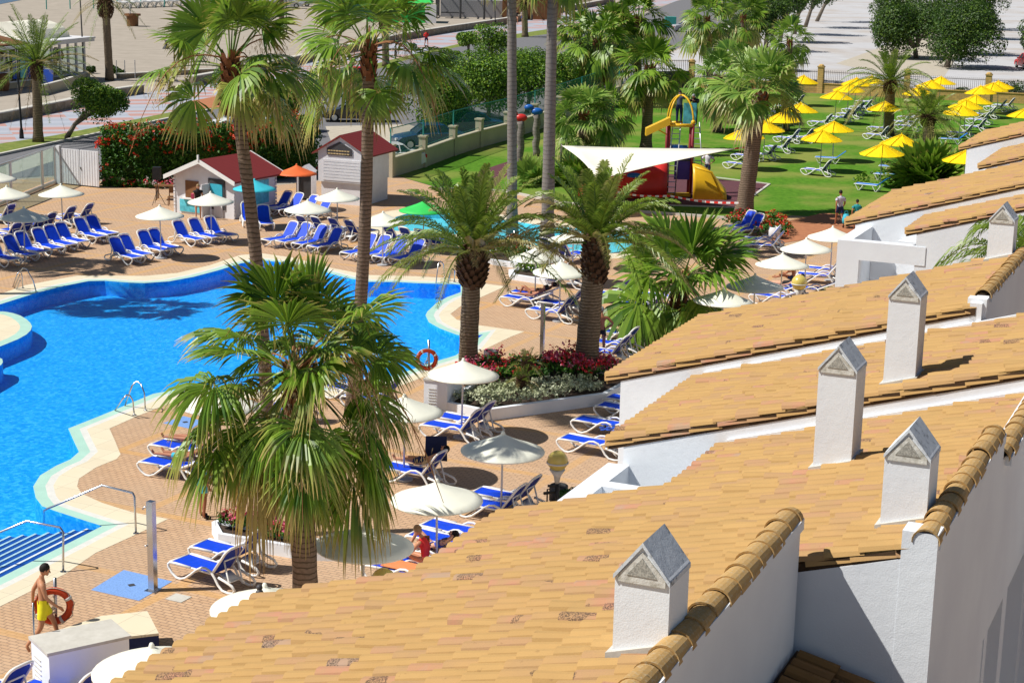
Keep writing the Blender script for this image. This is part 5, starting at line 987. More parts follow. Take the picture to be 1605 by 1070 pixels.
person('person',G(311,344),R(200),'woman in black with a pink bag leaning at the small kiosk counter',None,'skin_c','hair_bl',[('dress','c_black',{'torso':(0,1),'hip':(0,1),'thigh':(0,.45)},.03)],.98)
t=thing('shoulder_bag',G(303,344),'pink bag at the shoulder of the woman by the small kiosk','bag'); b=MB(); b.box((0,0,1.15),(.14,.26,.24)); b.build('bag_body','petal_pink',t)
person('person',G(1108,283),R(170),'man in white shirt standing behind the yellow slide, hands on hips',HIPS,'skin_a','c_grey',[('shirt','c_white',TEE,.03),('shorts','c_denim',SH,.02)],1.0)
WK=heightat(G(1062,303),1064,193)
person('person',WK,R(-5),'workman in blue overalls standing on the ladder at the yellow dome',REACH,'skin_a','hair_dk',[('jacket','c_denim',JK,.03),('trousers','c_navy',TR,.02),('boots','c_black',SHO,.02)],1.02)
WK2=heightat(G(1090,296),1088,196)
person('person',WK2,R(150),'second workman in dark clothes behind the yellow dome',REACH,'skin_a','c_grey',[('jacket','c_black',JK,.03),('trousers','c_black',TR,.02),('boots','c_black',SHO,.02)],1.0)
person('person',G(668,74),R(200),'distant runner in red top and dark shorts on the promenade',RUN,'skin_b','hair_dk',[('top','c_red',JK,.03),('shorts','c_navy',SH,.02)],1.1)
person('person',G(610,132),R(20),'distant pedestrian in white by the road beside the tall centre palm',WALK,'skin_a','hair_br',[('shirt','c_white',TEE,.03),('trousers','c_white',TR,.02)],1.05)
for (x,y),c1,c2,lb in (((810,38),'c_black','skin_c','distant woman in black and pink, left of three on the promenade'),((819,37),'c_white','c_blue','distant walker in white and blue shorts, middle of three on the promenade'),((834,29),'c_blue','c_blue','distant walker dressed all in blue, right of three on the promenade')):
    person('person',G(x,y),R(180),lb,WALK,'skin_a','hair_dk',[('top',c1,TEE,.03),('shorts',c2,SH,.02)],1.1)
def lier(px,hd,lb,skin,cl,back=.42,knee=0.,arm='side',hair='hair_dk',z=.39,hairlen=0.,dx=-.22,sc=1.,group=None):
    p=G(*px); h=R(hd); p=p+Vector((cos(h)*dx,sin(h)*dx,z)); person('person',p,h,lb,LIE(back,knee,arm),skin,hair,cl,sc,hairlen,face_up=True,group=group)
lier((835,474),152,'sunbather in dark trunks, rear one of the couple left of the date palm','skin_b',[('trunks','c_black',BIK,.015)],.35,.0,'side',dx=-.25)
t=copytree(PR['lo']); t.location=G(838,470,.1); t.location.z=0; t.rotation_euler=(0,0,R(152)); tag(t,'blue sling lounger under the rear sunbather of the couple','sun lounger')
t=copytree(PR['lo']); t.location=G(826,478,.1); t.location.z=0; t.rotation_euler=(0,0,R(152)); tag(t,'blue sling lounger under the front sunbather of the couple','sun lounger')
lier((826,480),152,'sunbather with bent knees, front one of the couple left of the date palm','skin_b',[('bikini','c_black',BIK,.015)],.42,.3,'side',dx=-.2,sc=.95)
lier((292,713),155,'sunbather lying on the rear lounger at the left of the big fan palm','skin_b',[('shorts','c_blue',BIK,.015)],.35,0)
lier((278,740),155,'sunbather in turquoise shorts on the front lounger left of the big fan palm','skin_b',[('shorts','c_cyan',SH,.02)],.35,0)
t=copytree(PR['lo']); t.location=G(655,893,.1); t.location.z=0; t.rotation_euler=(0,0,R(152)); tag(t,'lounger with orange towel under the sunbathing women','sun lounger')
t=copytree(PR['lo']); t.location=G(640,908,.1); t.location.z=0; t.rotation_euler=(0,0,R(152)); tag(t,'lounger nearest the roof edge under the woman in red','sun lounger')
t=thing('towel',G(650,890,.4),'orange striped towel spread on the lounger of the sunbathing women','towel'); b=MB(); b.box((.2,0,-.0),(1.1,.5,.015),0); o=b.build('cloth','c_orange',t); t.rotation_euler=(0,0,R(152)); t.location.z=.4
lier((664,886),152,'woman with raised knee lying on the orange towel','skin_c',[('bikini','c_navy',BIK,.015),('bikini_top','c_blue',TOPB,.014)],.5,.32,'up',dx=-.2,sc=.97)
SITP=dict(pelvis=(0,0,.1),spine=(-.02,0,.28),chest=(.05,0,.47),neck=(.12,0,.62),headb=(.16,0,.68),shl=(.08,.18,.54),shr=(.08,-.18,.54),ell=(.22,.24,.32),elr=(.22,-.24,.32),wrl=(.42,.2,.25),wrr=(.42,-.2,.25),hal=(.5,.19,.22),har=(.5,-.19,.22),hil=(.05,.1,.1),hir=(.05,-.1,.1),knl=(.42,.12,.2),knr=(.42,-.12,.14),anl=(.75,.12,.06),anr=(.78,-.12,.06),tol=(.9,.14,.08),tor=(.92,-.14,.08))
p=G(652,905); h=R(152); person('person',p+Vector((cos(h)*-.25,sin(h)*-.25,.38)),h,'fair haired woman in red swimsuit sitting up on the front lounger',SITP,'skin_a','hair_bl',[('swimsuit','c_red',{'torso':(0,.9),'hip':(0,.9)},.014)],1.,facedir=(1,0,-.4))
lier((1222,462),155,'dark haired sunbather lying beside the small globe lamp','skin_c',[('swimsuit','c_black',{'torso':(0,1),'hip':(0,1)},.014)],.4,0,hairlen=.1)
SQ=dict(SITP); p=G(1243,452); person('person',p+Vector((0,0,.34)),R(150),'person sitting hunched under the middle parasol near the terrace wall',SITP,'skin_b','hair_dk',[('trunks','c_navy',SHs,.015)],1.,facedir=(1,0,-.3))
lier((655,748),152,'person reclining half hidden at the right side of the big fan palm','skin_a',[('shorts','c_navy',SH,.015)],.5,0)
t=copytree(PR['hi']); t.location=G(655,752,.1); t.location.z=0; t.rotation_euler=(0,0,R(152)); tag(t,'lounger with a navy towel over its back, right of the big fan palm','sun lounger')
t=thing('towel',G(683,745),'navy towel hung over a lounger back right of the big fan palm','towel'); b=MB(); b.hexa([(-.3,0,.45),(.3,0,.4),(.3,.05,.4),(-.3,.05,.45)],[(-.28,0,1.08),(.28,0,1.08),(.28,.05,1.08),(-.28,.05,1.08)]); b.build('cloth','c_navy',t)
t=thing('clothes',G(958,672,.4),'dark sunglasses and crumpled blue clothes left on a lounger by the villa wall','clothes'); b=MB()
for i in range(14): b.ball((random.gauss(0,.18),random.gauss(0,.14),.03),.06,6,(1.3,1,.4))
b.build('cloth','c_blue',t,True); b=MB(); b.ball((-.3,.05,.04),.06,6,(1.4,.8,.4)); b.ball((-.18,.08,.05),.05,6); b.build('sunglasses','black',t,True)
# ---------------------------------------------------------------- kiosks
def frame3(a,b_,c):
    "local frame from ground pixels near-left, near-right, far-right"
    A,B,C_=G(*a),G(*b_),G(*c); u=B-A; w=u.length; u=u/w; v=C_-B; v=v-u*v.dot(u); d=v.length; return A,math.atan2(u.y,u.x),w,d,(1 if v.dot(Vector((-u.y,u.x,0)))>0 else -1)
A,ang,w,d,sg=frame3((275,333),(367,344),(416,323)); d=min(d,3.4)
t=thing('kiosk',A,'small white boarded kiosk with red gable roof and cyan panels','kiosk',rz=ang)
H_=1.95; b=MB(); b.prism([(0,0),(w,0),(w,d),(0,d)],0,H_); b.hexa([(0,0,H_),(w,0,H_),(w/2,0,H_+.75)],[(0,d,H_),(w,d,H_),(w/2,d,H_+.75)]); 
for i in range(11): b.box((-.01,.0,.1+i*.18),(.1,.1,.13)); b.box((w+.01,0,.1+i*.18),(.1,.1,.13)); b.box((w+.01,d,.1+i*.18),(.1,.1,.13))
b.build('wall','kwhite',t)
b=MB(); r0=(-.3,-.35),(w+.3,-.35); 
for s in (0,1):
    x0=-.35 if s==0 else w+.35; zz=H_+.75-.75*(w/2+.35)/(w/2); b.hexa([(x0,-.4,zz),(w/2,-.4,H_+.77),(w/2,d+.4,H_+.77),(x0,d+.4,zz)],[(x0,-.4,zz+.09),(w/2,-.4,H_+.86),(w/2,d+.4,H_+.86),(x0,d+.4,zz+.09)])
b.build('roof','kroof',t)
for s,y in ((0,-.43),(0,d+.4),(1,-.43),(1,d+.4)):
    b=MB(); x0=-.37 if s==0 else w+.37; zz=H_+.75-.75*(w/2+.37)/(w/2)
    b.hexa([(x0,y,zz-.1),(w/2,y,H_+.67),(w/2,y+.04,H_+.67),(x0,y+.04,zz-.1)],[(x0,y,zz+.11),(w/2,y,H_+.9),(w/2,y+.04,H_+.9),(x0,y+.04,zz+.11)])
    b.build('barge_board','white_plastic',t)
b=MB(); b.box((w/2,-.43,H_+.95),(.08,.08,.3)); b.build('finial','white_plastic',t)
b=MB(); b.box((w*.3,-.02,1.25),(w*.22,.06,.85)); b.build('window','wood',t); b=MB(); b.box((w*.3,-.12,.8),(w*.3,.24,.06)); b.build('counter','white_plastic',t)
b=MB(); b.box((w*.28,-.03,.42),(w*.38,.05,.6)); b.build('cyan_panel','panel_cyan',t); b=MB(); b.box((w+.03,d*.62,1.1),(.05,d*.4,1.15)); b.build('cyan_panel','panel_cyan',t)
b=MB(); b.box((w*.72,-.025,1.15),(w*.28,.05,1.5)); b.build('door','dark',t); b=MB(); b.box((w*.72,-.05,1.2),(w*.2,.04,.9)); b.build('hanging_goods','c_cyan',t); b=MB(); b.box((w*.6,-.35,.85),(.06,.65,1.6)); b.box((w*.75,-.06,.3),(.5,.06,.6)); b.build('open_shutter','kwhite',t)
A,ang,w,d,sg=frame3((499,318),(570,324),(609,312)); d=min(d,3.2)
t=thing('kiosk',A,'tall white two tier kiosk with dark red roof and a picture board in its gable','kiosk',rz=ang); H_=2.75
b=MB(); b.prism([(.1,.15),(w-.05,.15),(w-.05,d),(.1,d)],0,1.15); b.prism([(0,0),(w,0),(w,d+.05),(0,d+.05)],1.15,H_); b.hexa([(0,0,H_),(w,0,H_),(w/2,0,H_+.75)],[(0,d+.05,H_),(w,d+.05,H_),(w/2,d+.05,H_+.75)]); 
for i in range(7): b.box((w*.52,-.012,1.3+i*.16),(w*.82,.03,.13))
b.build('wall','kwhite',t)
b=MB()
for s in (0,1):
    x0=-.3 if s==0 else w+.4; zz=H_+.75-.75*(w/2+.35)/(w/2); b.hexa([(x0,-.15,zz),(w/2,-.15,H_+.77),(w/2,d+.4,H_+.77),(x0,d+.4,zz)],[(x0,-.15,zz+.07),(w/2,-.15,H_+.86),(w/2,d+.4,H_+.86),(x0,d+.4,zz+.07)])
b.build('roof','kroof',t); b=MB(); b.hexa([(w*.2,-.05,H_-.2),(w*.75,-.05,H_-.2),(w*.75,-.05,H_+.15),(w*.48,-.05,H_+.5),(w*.2,-.05,H_+.15)],[(w*.2,-.02,H_-.2),(w*.75,-.02,H_-.2),(w*.75,-.02,H_+.15),(w*.48,-.02,H_+.5),(w*.2,-.02,H_+.15)]); bd=b.build('picture_board','dark',t)
b=MB()
for i in range(16): b.box((w*(.24+.03*(i%8)*2+.01),-.06,H_-.12+.15*(i//8)),(.13,.012,.06))
b.build('food_pictures','bloom',bd)
t=thing('booth',G(481,313),'narrow white booth with little gable roof left of the tall kiosk','booth',rz=R(-12)); b=MB(); b.box((-.38,0,.75),(.06,.7,1.5)); b.box((.38,0,.75),(.06,.7,1.5)); b.box((0,.33,.75),(.76,.05,1.5)); b.hexa([(-.45,-.4,1.5),(.45,-.4,1.5),(0,-.4,1.85)],[(-.45,.4,1.5),(.45,.4,1.5),(0,.4,1.85)]); b.build('shell','kwhite',t); b=MB(); b.box((0,0,.75),(.6,.5,1.3)); b.build('machine','dark',t)
# loudspeaker, table, beach things
t=thing('loudspeaker',G(247,321),'black loudspeaker on a tripod stand beside the kiosk','speaker'); b=MB(); b.box((0,0,1.62),(.4,.36,.62)); b.build('cabinet','black',t); b=MB(); b.tube([(0,0,.3),(0,0,1.35)],.02,6); b.build('pole','black',t)
for a in (0,2.1,4.2): b=MB(); b.tube([(0,0,.75),(.4*cos(a),.4*sin(a),.02)],.015,5); b.build('leg','black',t)
t=thing('table',G(262,313),'brown wooden table with a chair left of the small kiosk','table'); b=MB(); b.box((0,0,.74),(1.2,.7,.05)); b.build('table_top','wood',t)
for x,y in ((-.5,-.3),(.5,-.3),(-.5,.3),(.5,.3)): b=MB(); b.box((x,y,.36),(.05,.05,.72)); b.build('leg','wood',t)
t=thing('chair',G(270,322),'brown wooden chair in front of the table by the small kiosk','chair'); b=MB(); b.box((0,0,.44),(.4,.4,.04)); b.build('seat','wood',t); b=MB(); b.box((0,.19,.75),(.38,.03,.28)); b.build('backrest','wood',t)
for x,y in ((-.17,-.17),(.17,-.17),(-.17,.19),(.17,.19)): b=MB(); b.box((x,y,.35 if y>0 else .22),(.04,.04,.7 if y>0 else .44)); b.build('leg','wood',t)
# glass fence and gate
def glassfence(px,h,lb):
    pts=gp(px); o=pts[0]; t=thing('glass_fence',o,lb,'fence')
    for i in range(len(pts)-1):
        a,c=pts[i]-o,pts[i+1]-o; d=(c-a); ang=math.atan2(d.y,d.x); mid=(a+c)/2; b=MB(); b.box(mid+Vector((0,0,h/2+.12)),(d.length-.1,.02,h-.3),ang); b.build('glass_pane','glass',t)
        b=MB(); b.box(mid+Vector((0,0,h)),(d.length,.09,.07),ang); b.box(mid+Vector((0,0,.12)),(d.length,.09,.16),ang); b.build('rail','alu',t)
    for p in pts: b=MB(); b.box(p-o+Vector((0,0,h/2)),(.13,.13,h),.5); b.build('post','alu',t)
glassfence([(-160,380),(-60,345),(18,316),(67,296),(87,288)],2.05,'glass panel fence with pale metal posts at the left edge of the terrace')
t=thing('garden_gate',G(90,286),'white double garden gate left of the flowering hedge','gate'); A=G(90,288); B=G(157,295); d=B-A; t.location=A; ang=math.atan2(d.y,d.x); t.rotation_euler=(0,0,ang); L=d.length; b=MB(); b.box((L*.06,0,1.05),(.22,.22,2.1)); b.build('gate_post','kwhite',t)
for i in (0,1):
    b=MB(); x=L*(.12+.44*i)+.0; b.box((x+L*.21,0,1.02),(L*.42,.05,1.9)); lf=b.build('gate_leaf','kwhite',t); b=MB(); 
    for k_ in range(7): b.box((x+L*.06*(k_+.5),-.03,1.02),(.03,.02,1.85))
    b.build('batten','kwhite',lf)
b=MB(); b.box((L*.57,-.06,1.0),(.05,.06,.12)); b.build('handle','steel',t)
# hotel boundary wall with pillars and green mesh
def pillarwall(px,h,lb,bodymat,step,capmat='beigewall',meshh=1.1,pil=(.42,.42),pilh=2.,mesh=True,iron=False,th=.25):
    pts=gp(px); o=pts[0]; t=thing('boundary_wall',o,lb,'wall'); b=MB(); c=MB(); mm=MB(); fr=MB(); ir=MB(); dist=0; P_=[]
    for i in range(len(pts)-1):
        a,e=pts[i]-o,pts[i+1]-o; d=e-a; l=d.length; u=d/l; n_=Vector((-u.y,u.x,0)); q=[a-n_*th/2,e-n_*th/2,e+n_*th/2,a+n_*th/2]; b.prism([(p.x,p.y) for p in q],-.02,h); q=[a-n_*(th/2+.06),e-n_*(th/2+.06),e+n_*(th/2+.06),a+n_*(th/2+.06)]; c.prism([(p.x,p.y) for p in q],h,h+.07)
        if mesh: mm.add([a+Vector((0,0,h+.1)),e+Vector((0,0,h+.1)),e+Vector((0,0,h+meshh)),a+Vector((0,0,h+meshh))],[(0,1,2,3)]); fr.tube([a+Vector((0,0,h+meshh)),e+Vector((0,0,h+meshh))],.03,5); fr.tube([a+Vector((0,0,h+.25)),e+Vector((0,0,h+.25))],.02,5)
        if iron:
            for z in (.2,meshh-.1): ir.tube([a+Vector((0,0,h+z)),e+Vector((0,0,h+z))],.022,5)
            k_=0.
            while k_<l: p=a+u*k_; ir.box(p+Vector((0,0,h+.07+meshh/2)),(.022,.022,meshh)); k_+=.17
        k_=0.
        while k_<l: P_.append((a+u*k_,math.atan2(u.y,u.x))); k_+=step
    b.build('wall_body',bodymat,t); c.build('coping',capmat,t)
    if mesh: m_=mm.build('mesh_panel','mesh',t); fr.build('mesh_frame','greenpost',m_)
    if iron: ir.build('iron_railing','black',t)
    for p,a in P_:
        b=MB(); b.box(p+Vector((0,0,pilh/2)),(pil[0],pil[1],pilh),a); q=b.build('pillar',capmat if not iron else bodymat,t); b=MB(); b.box(p+Vector((0,0,pilh+.05)),(pil[0]+.1,pil[1]+.1,.1),a)
        if iron: b.ball(p+Vector((0,0,pilh+.12)),pil[0]*.55,8,(1,1,.6))
        b.build('pillar_cap',capmat,q)
        if mesh and random.random()<.8: b=MB(); b.tube([p+Vector((.0,0,pilh)),p+Vector((0,0,h+meshh+.05))],.04,6); b.build('mesh_post','greenpost',q)
pillarwall([(612,278),(663,262),(710,244),(751,231),(795,219),(880,190),(940,166),(1012,141)],1.05,'cream boundary wall with square pillars and green wire mesh along the street','beigewall',6.2,meshh=1.75,pilh=1.8)
pillarwall([(1083,137),(1180,142),(1285,146),(1420,154),(1547,160),(1700,168)],.85,'yellow brick wall with pillars and black railing behind the lawn','brick',15.,'brick',meshh=1.15,pil=(.5,.5),pilh=2.3,mesh=False,iron=True)
t=thing('dark_gate',G(1036,137),'dark solid gate with light railing at the back corner of the lawn','gate'); A=G(1030,138); B=G(1083,137); t.location=A; d=B-A; t.rotation_euler=(0,0,math.atan2(d.y,d.x)); b=MB(); b.box((d.length/2,0,.75),(d.length,.1,1.5)); b.build('gate_leaf','dark',t); b=MB()
for i in range(18): b.box((d.length*(i+.5)/18,0,2.),(.03,.03,1.))
b.box((d.length/2,0,2.45),(d.length,.04,.04)); b.build('railing','black',t)
# ---------------------------------------------------------------- climbing frame, ladders, sail
PB=G(1062,308); pm=28.2
def PL(px,py,dy=0.): # photo pixel on the vertical plane through the tower -> local
    q=heightat(PB,px,py); return Vector((q.x-PB.x,dy,q.z))
t=thing('climbing_frame',PB,'play tower with maroon posts, yellow dome bars and red and yellow slides','playground')
x0,x1=PL(1045,300).x,PL(1082,300).x; dpt=1.3; zp=PL(1062,193).z
for x in (x0,x1):
    for y in (0,dpt): b=MB(); b.tube([(x,y,0),(x,y,zp)],.085,8); b.build('post','maroon',t,True); b=MB(); b.ball((x,y,zp+.06),.13,8); b.build('post_cap','yplastic',t,True)
for i,(xa,ya,xb,yb) in enumerate(((x0,0,x1,0),(x0,dpt,x1,dpt),(x0,0,x0,dpt),(x1,0,x1,dpt))): b=MB(); b.tube([(xa,ya,zp-.12),(xb,yb,zp-.12)],.09,8); b.build('top_beam','yplastic',t,True)
ap=((x0+x1)/2,dpt/2,zp+1.45)
for x in (x0,x1):
    for y in (0,dpt):
        q=[]
        for j in range(8): w=j/7*PI/2; q.append((x+(ap[0]-x)*(1-cos(w)),y+(ap[1]-y)*(1-cos(w)),zp+.05+1.4*sin(w)))
        b=MB(); b.tube(q,.05,7); b.build('dome_bar','yplastic',t,True)
b=MB(); b.box((ap[0],dpt/2,2.0),(x1-x0,dpt,.1)); b.build('platform','dark',t); b=MB(); b.box((x1-.15,dpt*.5,zp-.1+.55),(.7,.06,1.15)); b.build('blue_panel','panel_cyan',t)
b=MB(); b.box((ap[0]+.2,.1,1.55),(.95,.06,1.25)); b.build('panel','purple',t); b=MB(); b.box((ap[0],dpt,2.35),(1.0,.06,.6)); b.build('rear_panel','bplastic',t)
b=MB(); b.box((ap[0],0,.12),(x1-x0,.35,.18)); b.build('threshold','yplastic',t)
a,c=PL(1050,192),PL(1012,204); b=MB(); b.hexa([(c.x,-.3,c.z-.3),(a.x,-.3,a.z-.1),(a.x,.35,a.z-.1),(c.x,.35,c.z-.3)],[(c.x,-.3,c.z+.1),(a.x,-.3,a.z+.3),(a.x,.35,a.z+.3),(c.x,.35,c.z+.1)]); b.build('chute','yplastic',t)
b=MB(); b.tube([PL(1024,199),PL(1045,211)],.045,6); b.build('brace','yplastic',t)
# red mound slide
def loft(secs,mat,nm,par,smooth=True):
    b=MB(); n=len(secs[0]); vs=[p for s_ in secs for p in s_]; fs=[(i*n+j,i*n+j+1,(i+1)*n+j+1,(i+1)*n+j) for i in range(len(secs)-1) for j in range(n-1)]; b.add(vs,fs); o=b.build(nm,mat,par,smooth)
    md=o.modifiers.new('t','SOLIDIFY'); md.thickness=.05; return o
secs=[]
for i in range(12):
    s_=i/11; x=x0-.1-(x0-.1-PL(905,300).x)*s_; h=1.75*(1-s_)**.7*(1)+.25; y0=-1.3; sec=[]
    for j in range(9): w=j/8; sec.append((x,-.25-1.05*sin(PI*w*.5)**1.0*(1) if w<.5 else -.25-1.05*sin(PI*w*.5),0.02+h*cos(PI*w*.5)**.6 if w<1 else .02))
    secs.append(sec)
loft(secs,'rplastic','red_slide',t)
b=MB(); b.tube([PL(968,290,-1.2),PL(972,275,-1.0),PL(995,270,-.8)],.16,8); b.build('red_tube','rplastic',t,True); b=MB(); b.ball(PL(995,272,-.9),.5,10,(1.2,.6,.35)); b.build('blue_lid','bplastic',t,True)
secs=[]
xe=PL(1135,300).x
for i in range(12):
    s_=i/11; x=x1+.05+(xe-x1)*s_; h=1.75*cos(s_*1.35)+.1; sec=[]
    for j in range(9): w=j/8; sec.append((x,1.0-2.0*w,.02+h*(sin(PI*(.12+.88*w))**.5 if w<1 else 0)))
    secs.append(sec)
loft(secs,'yplastic','yellow_slide',t)
b=MB(); b.tube([(x1+.1,-.9,1.75),(x1+1.0,-1.0,1.5),(xe-.2,-1.05,.2)],.07,6); b.build('slide_edge','yplastic',t,True)
def ladderT(a,c,wd,lb,n,y=0.):
    A,C_=PL(*a,y-.55),PL(*c,y); o=Vector((PB.x+A.x,PB.y+A.y,0)); t=thing('ladder',o,lb,'ladder'); A=Vector((0,0,0)); C2=C_+PB-o
    for s_ in (-1,1): b=MB(); b.tube([A+Vector((s_*wd/2,0,.02)),C2+Vector((s_*wd*.42,0,0))],.032,6); b.build('stile','alu',t,True)
    for i in range(n): k_=(i+1)/(n+1); p=A.lerp(C2,k_); b=MB(); b.tube([p+Vector((-wd*.47,0,0)),p+Vector((wd*.47,0,0))],.024,5); b.build('rung','alu',t)
ladderT((1049,306),(1061,193),.5,'long aluminium ladder leaning on the front of the play tower',13)
ladderT((1100,298),(1096,197),.45,'second ladder behind the right side of the play tower',12,dpt+.5)
# shade sail
P1=heightat(G(1165,336),1152,233); P2=heightat(Vector((3.2,101,0)),880,228); P3=heightat(Vector((4.8,89.,0)),935,282)
b=MB(); N=12; vs=[]; idm={}
for i in range(N+1):
    for j in range(N+1-i):
        u,v=i/N,j/N; w=1-u-v; p=P1*u+P2*v+P3*w; sagv=27*u*v*w; edge=4*(u*v+v*w+w*u); cen=(P1+P2+P3)/3; pull=.16*(4*u*v*(1-w)+4*v*w*(1-u)+4*w*u*(1-v))*(1-min(1,9*u*v*w*3)); p=p.lerp(cen,pull*.6)-Vector((0,0,.7*sagv*.5)); idm[(i,j)]=len(vs); vs.append(p-P3)
fs=[]
for i in range(N):
    for j in range(N-i):
        fs.append((idm[(i,j)],idm[(i+1,j)],idm[(i,j+1)]))
        if i+j<N-1: fs.append((idm[(i+1,j)],idm[(i+1,j+1)],idm[(i,j+1)]))
b.add(vs,fs); t=b.build('shade_sail','sail',None,True); t.location=P3; md=t.modifiers.new('s','SOLIDIFY'); md.thickness=.02; tag(t,'cream triangular shade sail stretched in front of the play tower','sail')
t=thing('sail_post',Vector((P3.x,P3.y,0)),'thin steel post holding the low corner of the shade sail','post'); b=MB(); b.tube([(0,0,0),(0,0,P3.z+.1)],.06,8); b.build('pole','steel',t)
t=thing('sail_post',Vector((P2.x,P2.y,0)),'steel post holding the far corner of the shade sail','post'); b=MB(); b.tube([(0,0,0),(0,0,P2.z+.1)],.06,8); b.build('pole','steel',t)
k=NT('striped_tape'); sp=k.n('SeparateXYZ'); k.l(k.obj(),sp.inputs[0]); f=k.math('FRACT',k.math('MULTIPLY',sp.outputs[0],2.6)); c=k.ramp(f,[(0,(.65,.03,.02)),(.5,(.75,.75,.75))],True); TAPE=k.fin(c,.5)
def tape(px,z,lb):
    ps=[G(x,y,z_) for (x,y),z_ in zip(px,z)]; o=ps[0]; t=thing('barrier_tape',o,lb,'barrier tape'); b=MB()
    for i in range(len(ps)-1):
        n=8
        for j in range(n):
            a=ps[i].lerp(ps[i+1],j/n)-o; c=ps[i].lerp(ps[i+1],(j+1)/n)-o; sg=lambda u: Vector((0,0,-.12*sin(PI*u))); a+=sg(j/n); c+=sg((j+1)/n); b.add([a-Vector((0,0,.05)),c-Vector((0,0,.05)),c+Vector((0,0,.05)),a+Vector((0,0,.05))],[(0,1,2,3)])
    b.build('tape',TAPE,t)
tape([(962,300),(1050,307),(1158,318)],[.75,.75,.8],'red and white barrier tape along the front of the playground')
# red and white rope from sail tip to palm
t=thing('rope',P1,'red and white rope tying the sail tip to the thick lawn palm','rope'); b=MB(); q=heightat(G(1165,336),1176,230)-P1; b.tube([(0,0,0),q],.05,6); b.build('rope_strand',TAPE,t)
# painted carved posts between the grey trunks
for (bx,by),(tx,ty),c,lb in (((815,262),(815,190),'rplastic','carved pale post with colourful parrot, left of two on the lawn'),((840,245),(840,180),'bplastic','carved pale post with blue top, right of two on the lawn')):
    B=G(bx,by); T_=heightat(B,tx,ty); t=thing('carved_post',B,lb,'post'); b=MB(); n=9; b.tube([(0.05*sin(i*1.9),0,T_.z*i/n) for i in range(n+1)],[.2+.04*(i%2) for i in range(n+1)],10); b.build('post','bark_grey',t,True); b=MB(); b.ball((0,0,T_.z+.2),.3,10,(1.3,.8,.8)); b.ball((-.5,0,T_.z+.45),.22,8,(1.4,.8,.9)); b.build('painted_bird',c,t,True)
# ---------------------------------------------------------------- cars
def car(px,hd,paint,lb,L=4.4,Wd=1.75,H_=1.42,scale=1.,estate=False,group=None):
    t=thing('parked_car',G(*px),lb,'car',group,rz=R(hd)); t.scale=(scale,)*3; hl=L/2; hw=Wd/2
    prof=[(-hl,.35),(-hl,.72),(-hl+.12,.92),(-hl+.55,.97),(.0,.98),(hl-1.25,.94),(hl-.25,.76),(hl,.6),(hl,.33),(hl-.2,.25),(-hl+.2,.25)]
    b=MB(); n=len(prof)
    secs=[]
    for y,sx,dz in ((-hw,.95,-.03),(-hw*.86,1,0.0),(0,1.0,.03),(hw*.86,1,0.),(hw,.95,-.03)):
        secs.append([(x*sx,y,z+(dz if z>.5 else 0)) for x,z in prof])
    vs=[p for s_ in secs for p in s_]; fs=[(i*n+j,i*n+(j+1)%n,(i+1)*n+(j+1)%n,(i+1)*n+j) for i in range(4) for j in range(n)]; fs+=[tuple(range(n)),tuple(reversed(range(4*n,5*n)))]
    b.add(vs,fs); b.build('body',paint,t)
    rt=-hl+.25 if estate else -hl+.85
    cab=[(rt,.95),(rt+.35 if estate else rt+.55,H_-.03),(.35,H_),(hl-1.2,.94)]; b=MB(); b.hexa([(x,-hw*.9,.93) if i in(0,3) else (x,-hw*.7,z) for i,(x,z) in enumerate(cab)],[(x,hw*.9,.93) if i in(0,3) else (x,hw*.7,z) for i,(x,z) in enumerate(cab)]); b.build('windows','carglass',t)
    b=MB(); b.hexa([(cab[1][0]-.05,-hw*.7,H_-.03),(.4,-hw*.7,H_-.01),(.4,hw*.7,H_-.01),(cab[1][0]-.05,hw*.7,H_-.03)],[(cab[1][0],-hw*.62,H_+.03),(.33,-hw*.62,H_+.05),(.33,hw*.62,H_+.05),(cab[1][0],hw*.62,H_+.03)])
    for s_ in (-1,1):
        for xx,x2 in ((.35,hl-1.2),(cab[1][0],rt),(-.35,-.42)): b.tube([(xx,s_*hw*.7,H_),(x2,s_*hw*.905,.94)],.04,5)
    b.build('roof',paint,t)
    for x in (-hl+.8,hl-.82):
        for s_ in (-1,1):
            b=MB(); MR=Matrix.Rotation(PI/2,4,'X'); b.lathe([(.18,-.09),(.31,-.09),(.33,-.05),(.33,.05),(.31,.09),(.18,.09)],(x,s_*(hw-.07),.33),16,MR); w=b.build('wheel','tyre',t,True); b=MB(); b.lathe([(.001,.1),(.19,.095),(.2,.08)] if s_<0 else [(.2,-.08),(.19,-.095),(.001,-.1)],(x,s_*(hw-.07),.33),10,MR); b.build('rim','alu',w)
    for s_ in (-1,1):
        b=MB(); b.box((-hl+.02,s_*hw*.78,.72),(.12,.26,.2)); b.build('tail_light','taillight',t); b=MB(); b.box((hl-.06,s_*hw*.72,.62),(.16,.34,.13)); b.build('headlight','headlight',t); b=MB(); b.box((hl-1.45,s_*(hw+.06),.98),(.12,.16,.1)); b.build('mirror',paint,t)
    return t
car((558,190),188,'p_black','black saloon parked behind the tall centre palm',4.7,scale=1.05)
car((430,200),200,'p_white','white car behind the hedge, its bonnet showing above the flowers',4.3)
car((375,207),200,'p_white','second white car behind the hedge further left',4.2)
car((672,232),197,'p_blue','dark blue car parked behind the boundary wall, left of two',4.3,scale=1.1)
car((735,212),197,'p_blue','dark blue car with red tail light behind the wall pillar, right of two',4.3,scale=1.1)
car((612,262),200,'p_white','white car mostly hidden behind the dark red roofed kiosk',4.0)
car((553,130),190,'p_red','red car half hidden behind the tall centre palm crown',4.1)
car((1612,108),90,'p_red','red car at the right edge of the car park',4.1,scale=1.15)
car((1078,50),10,'p_silver','dark vehicle in the car park behind the top palms',4.4)
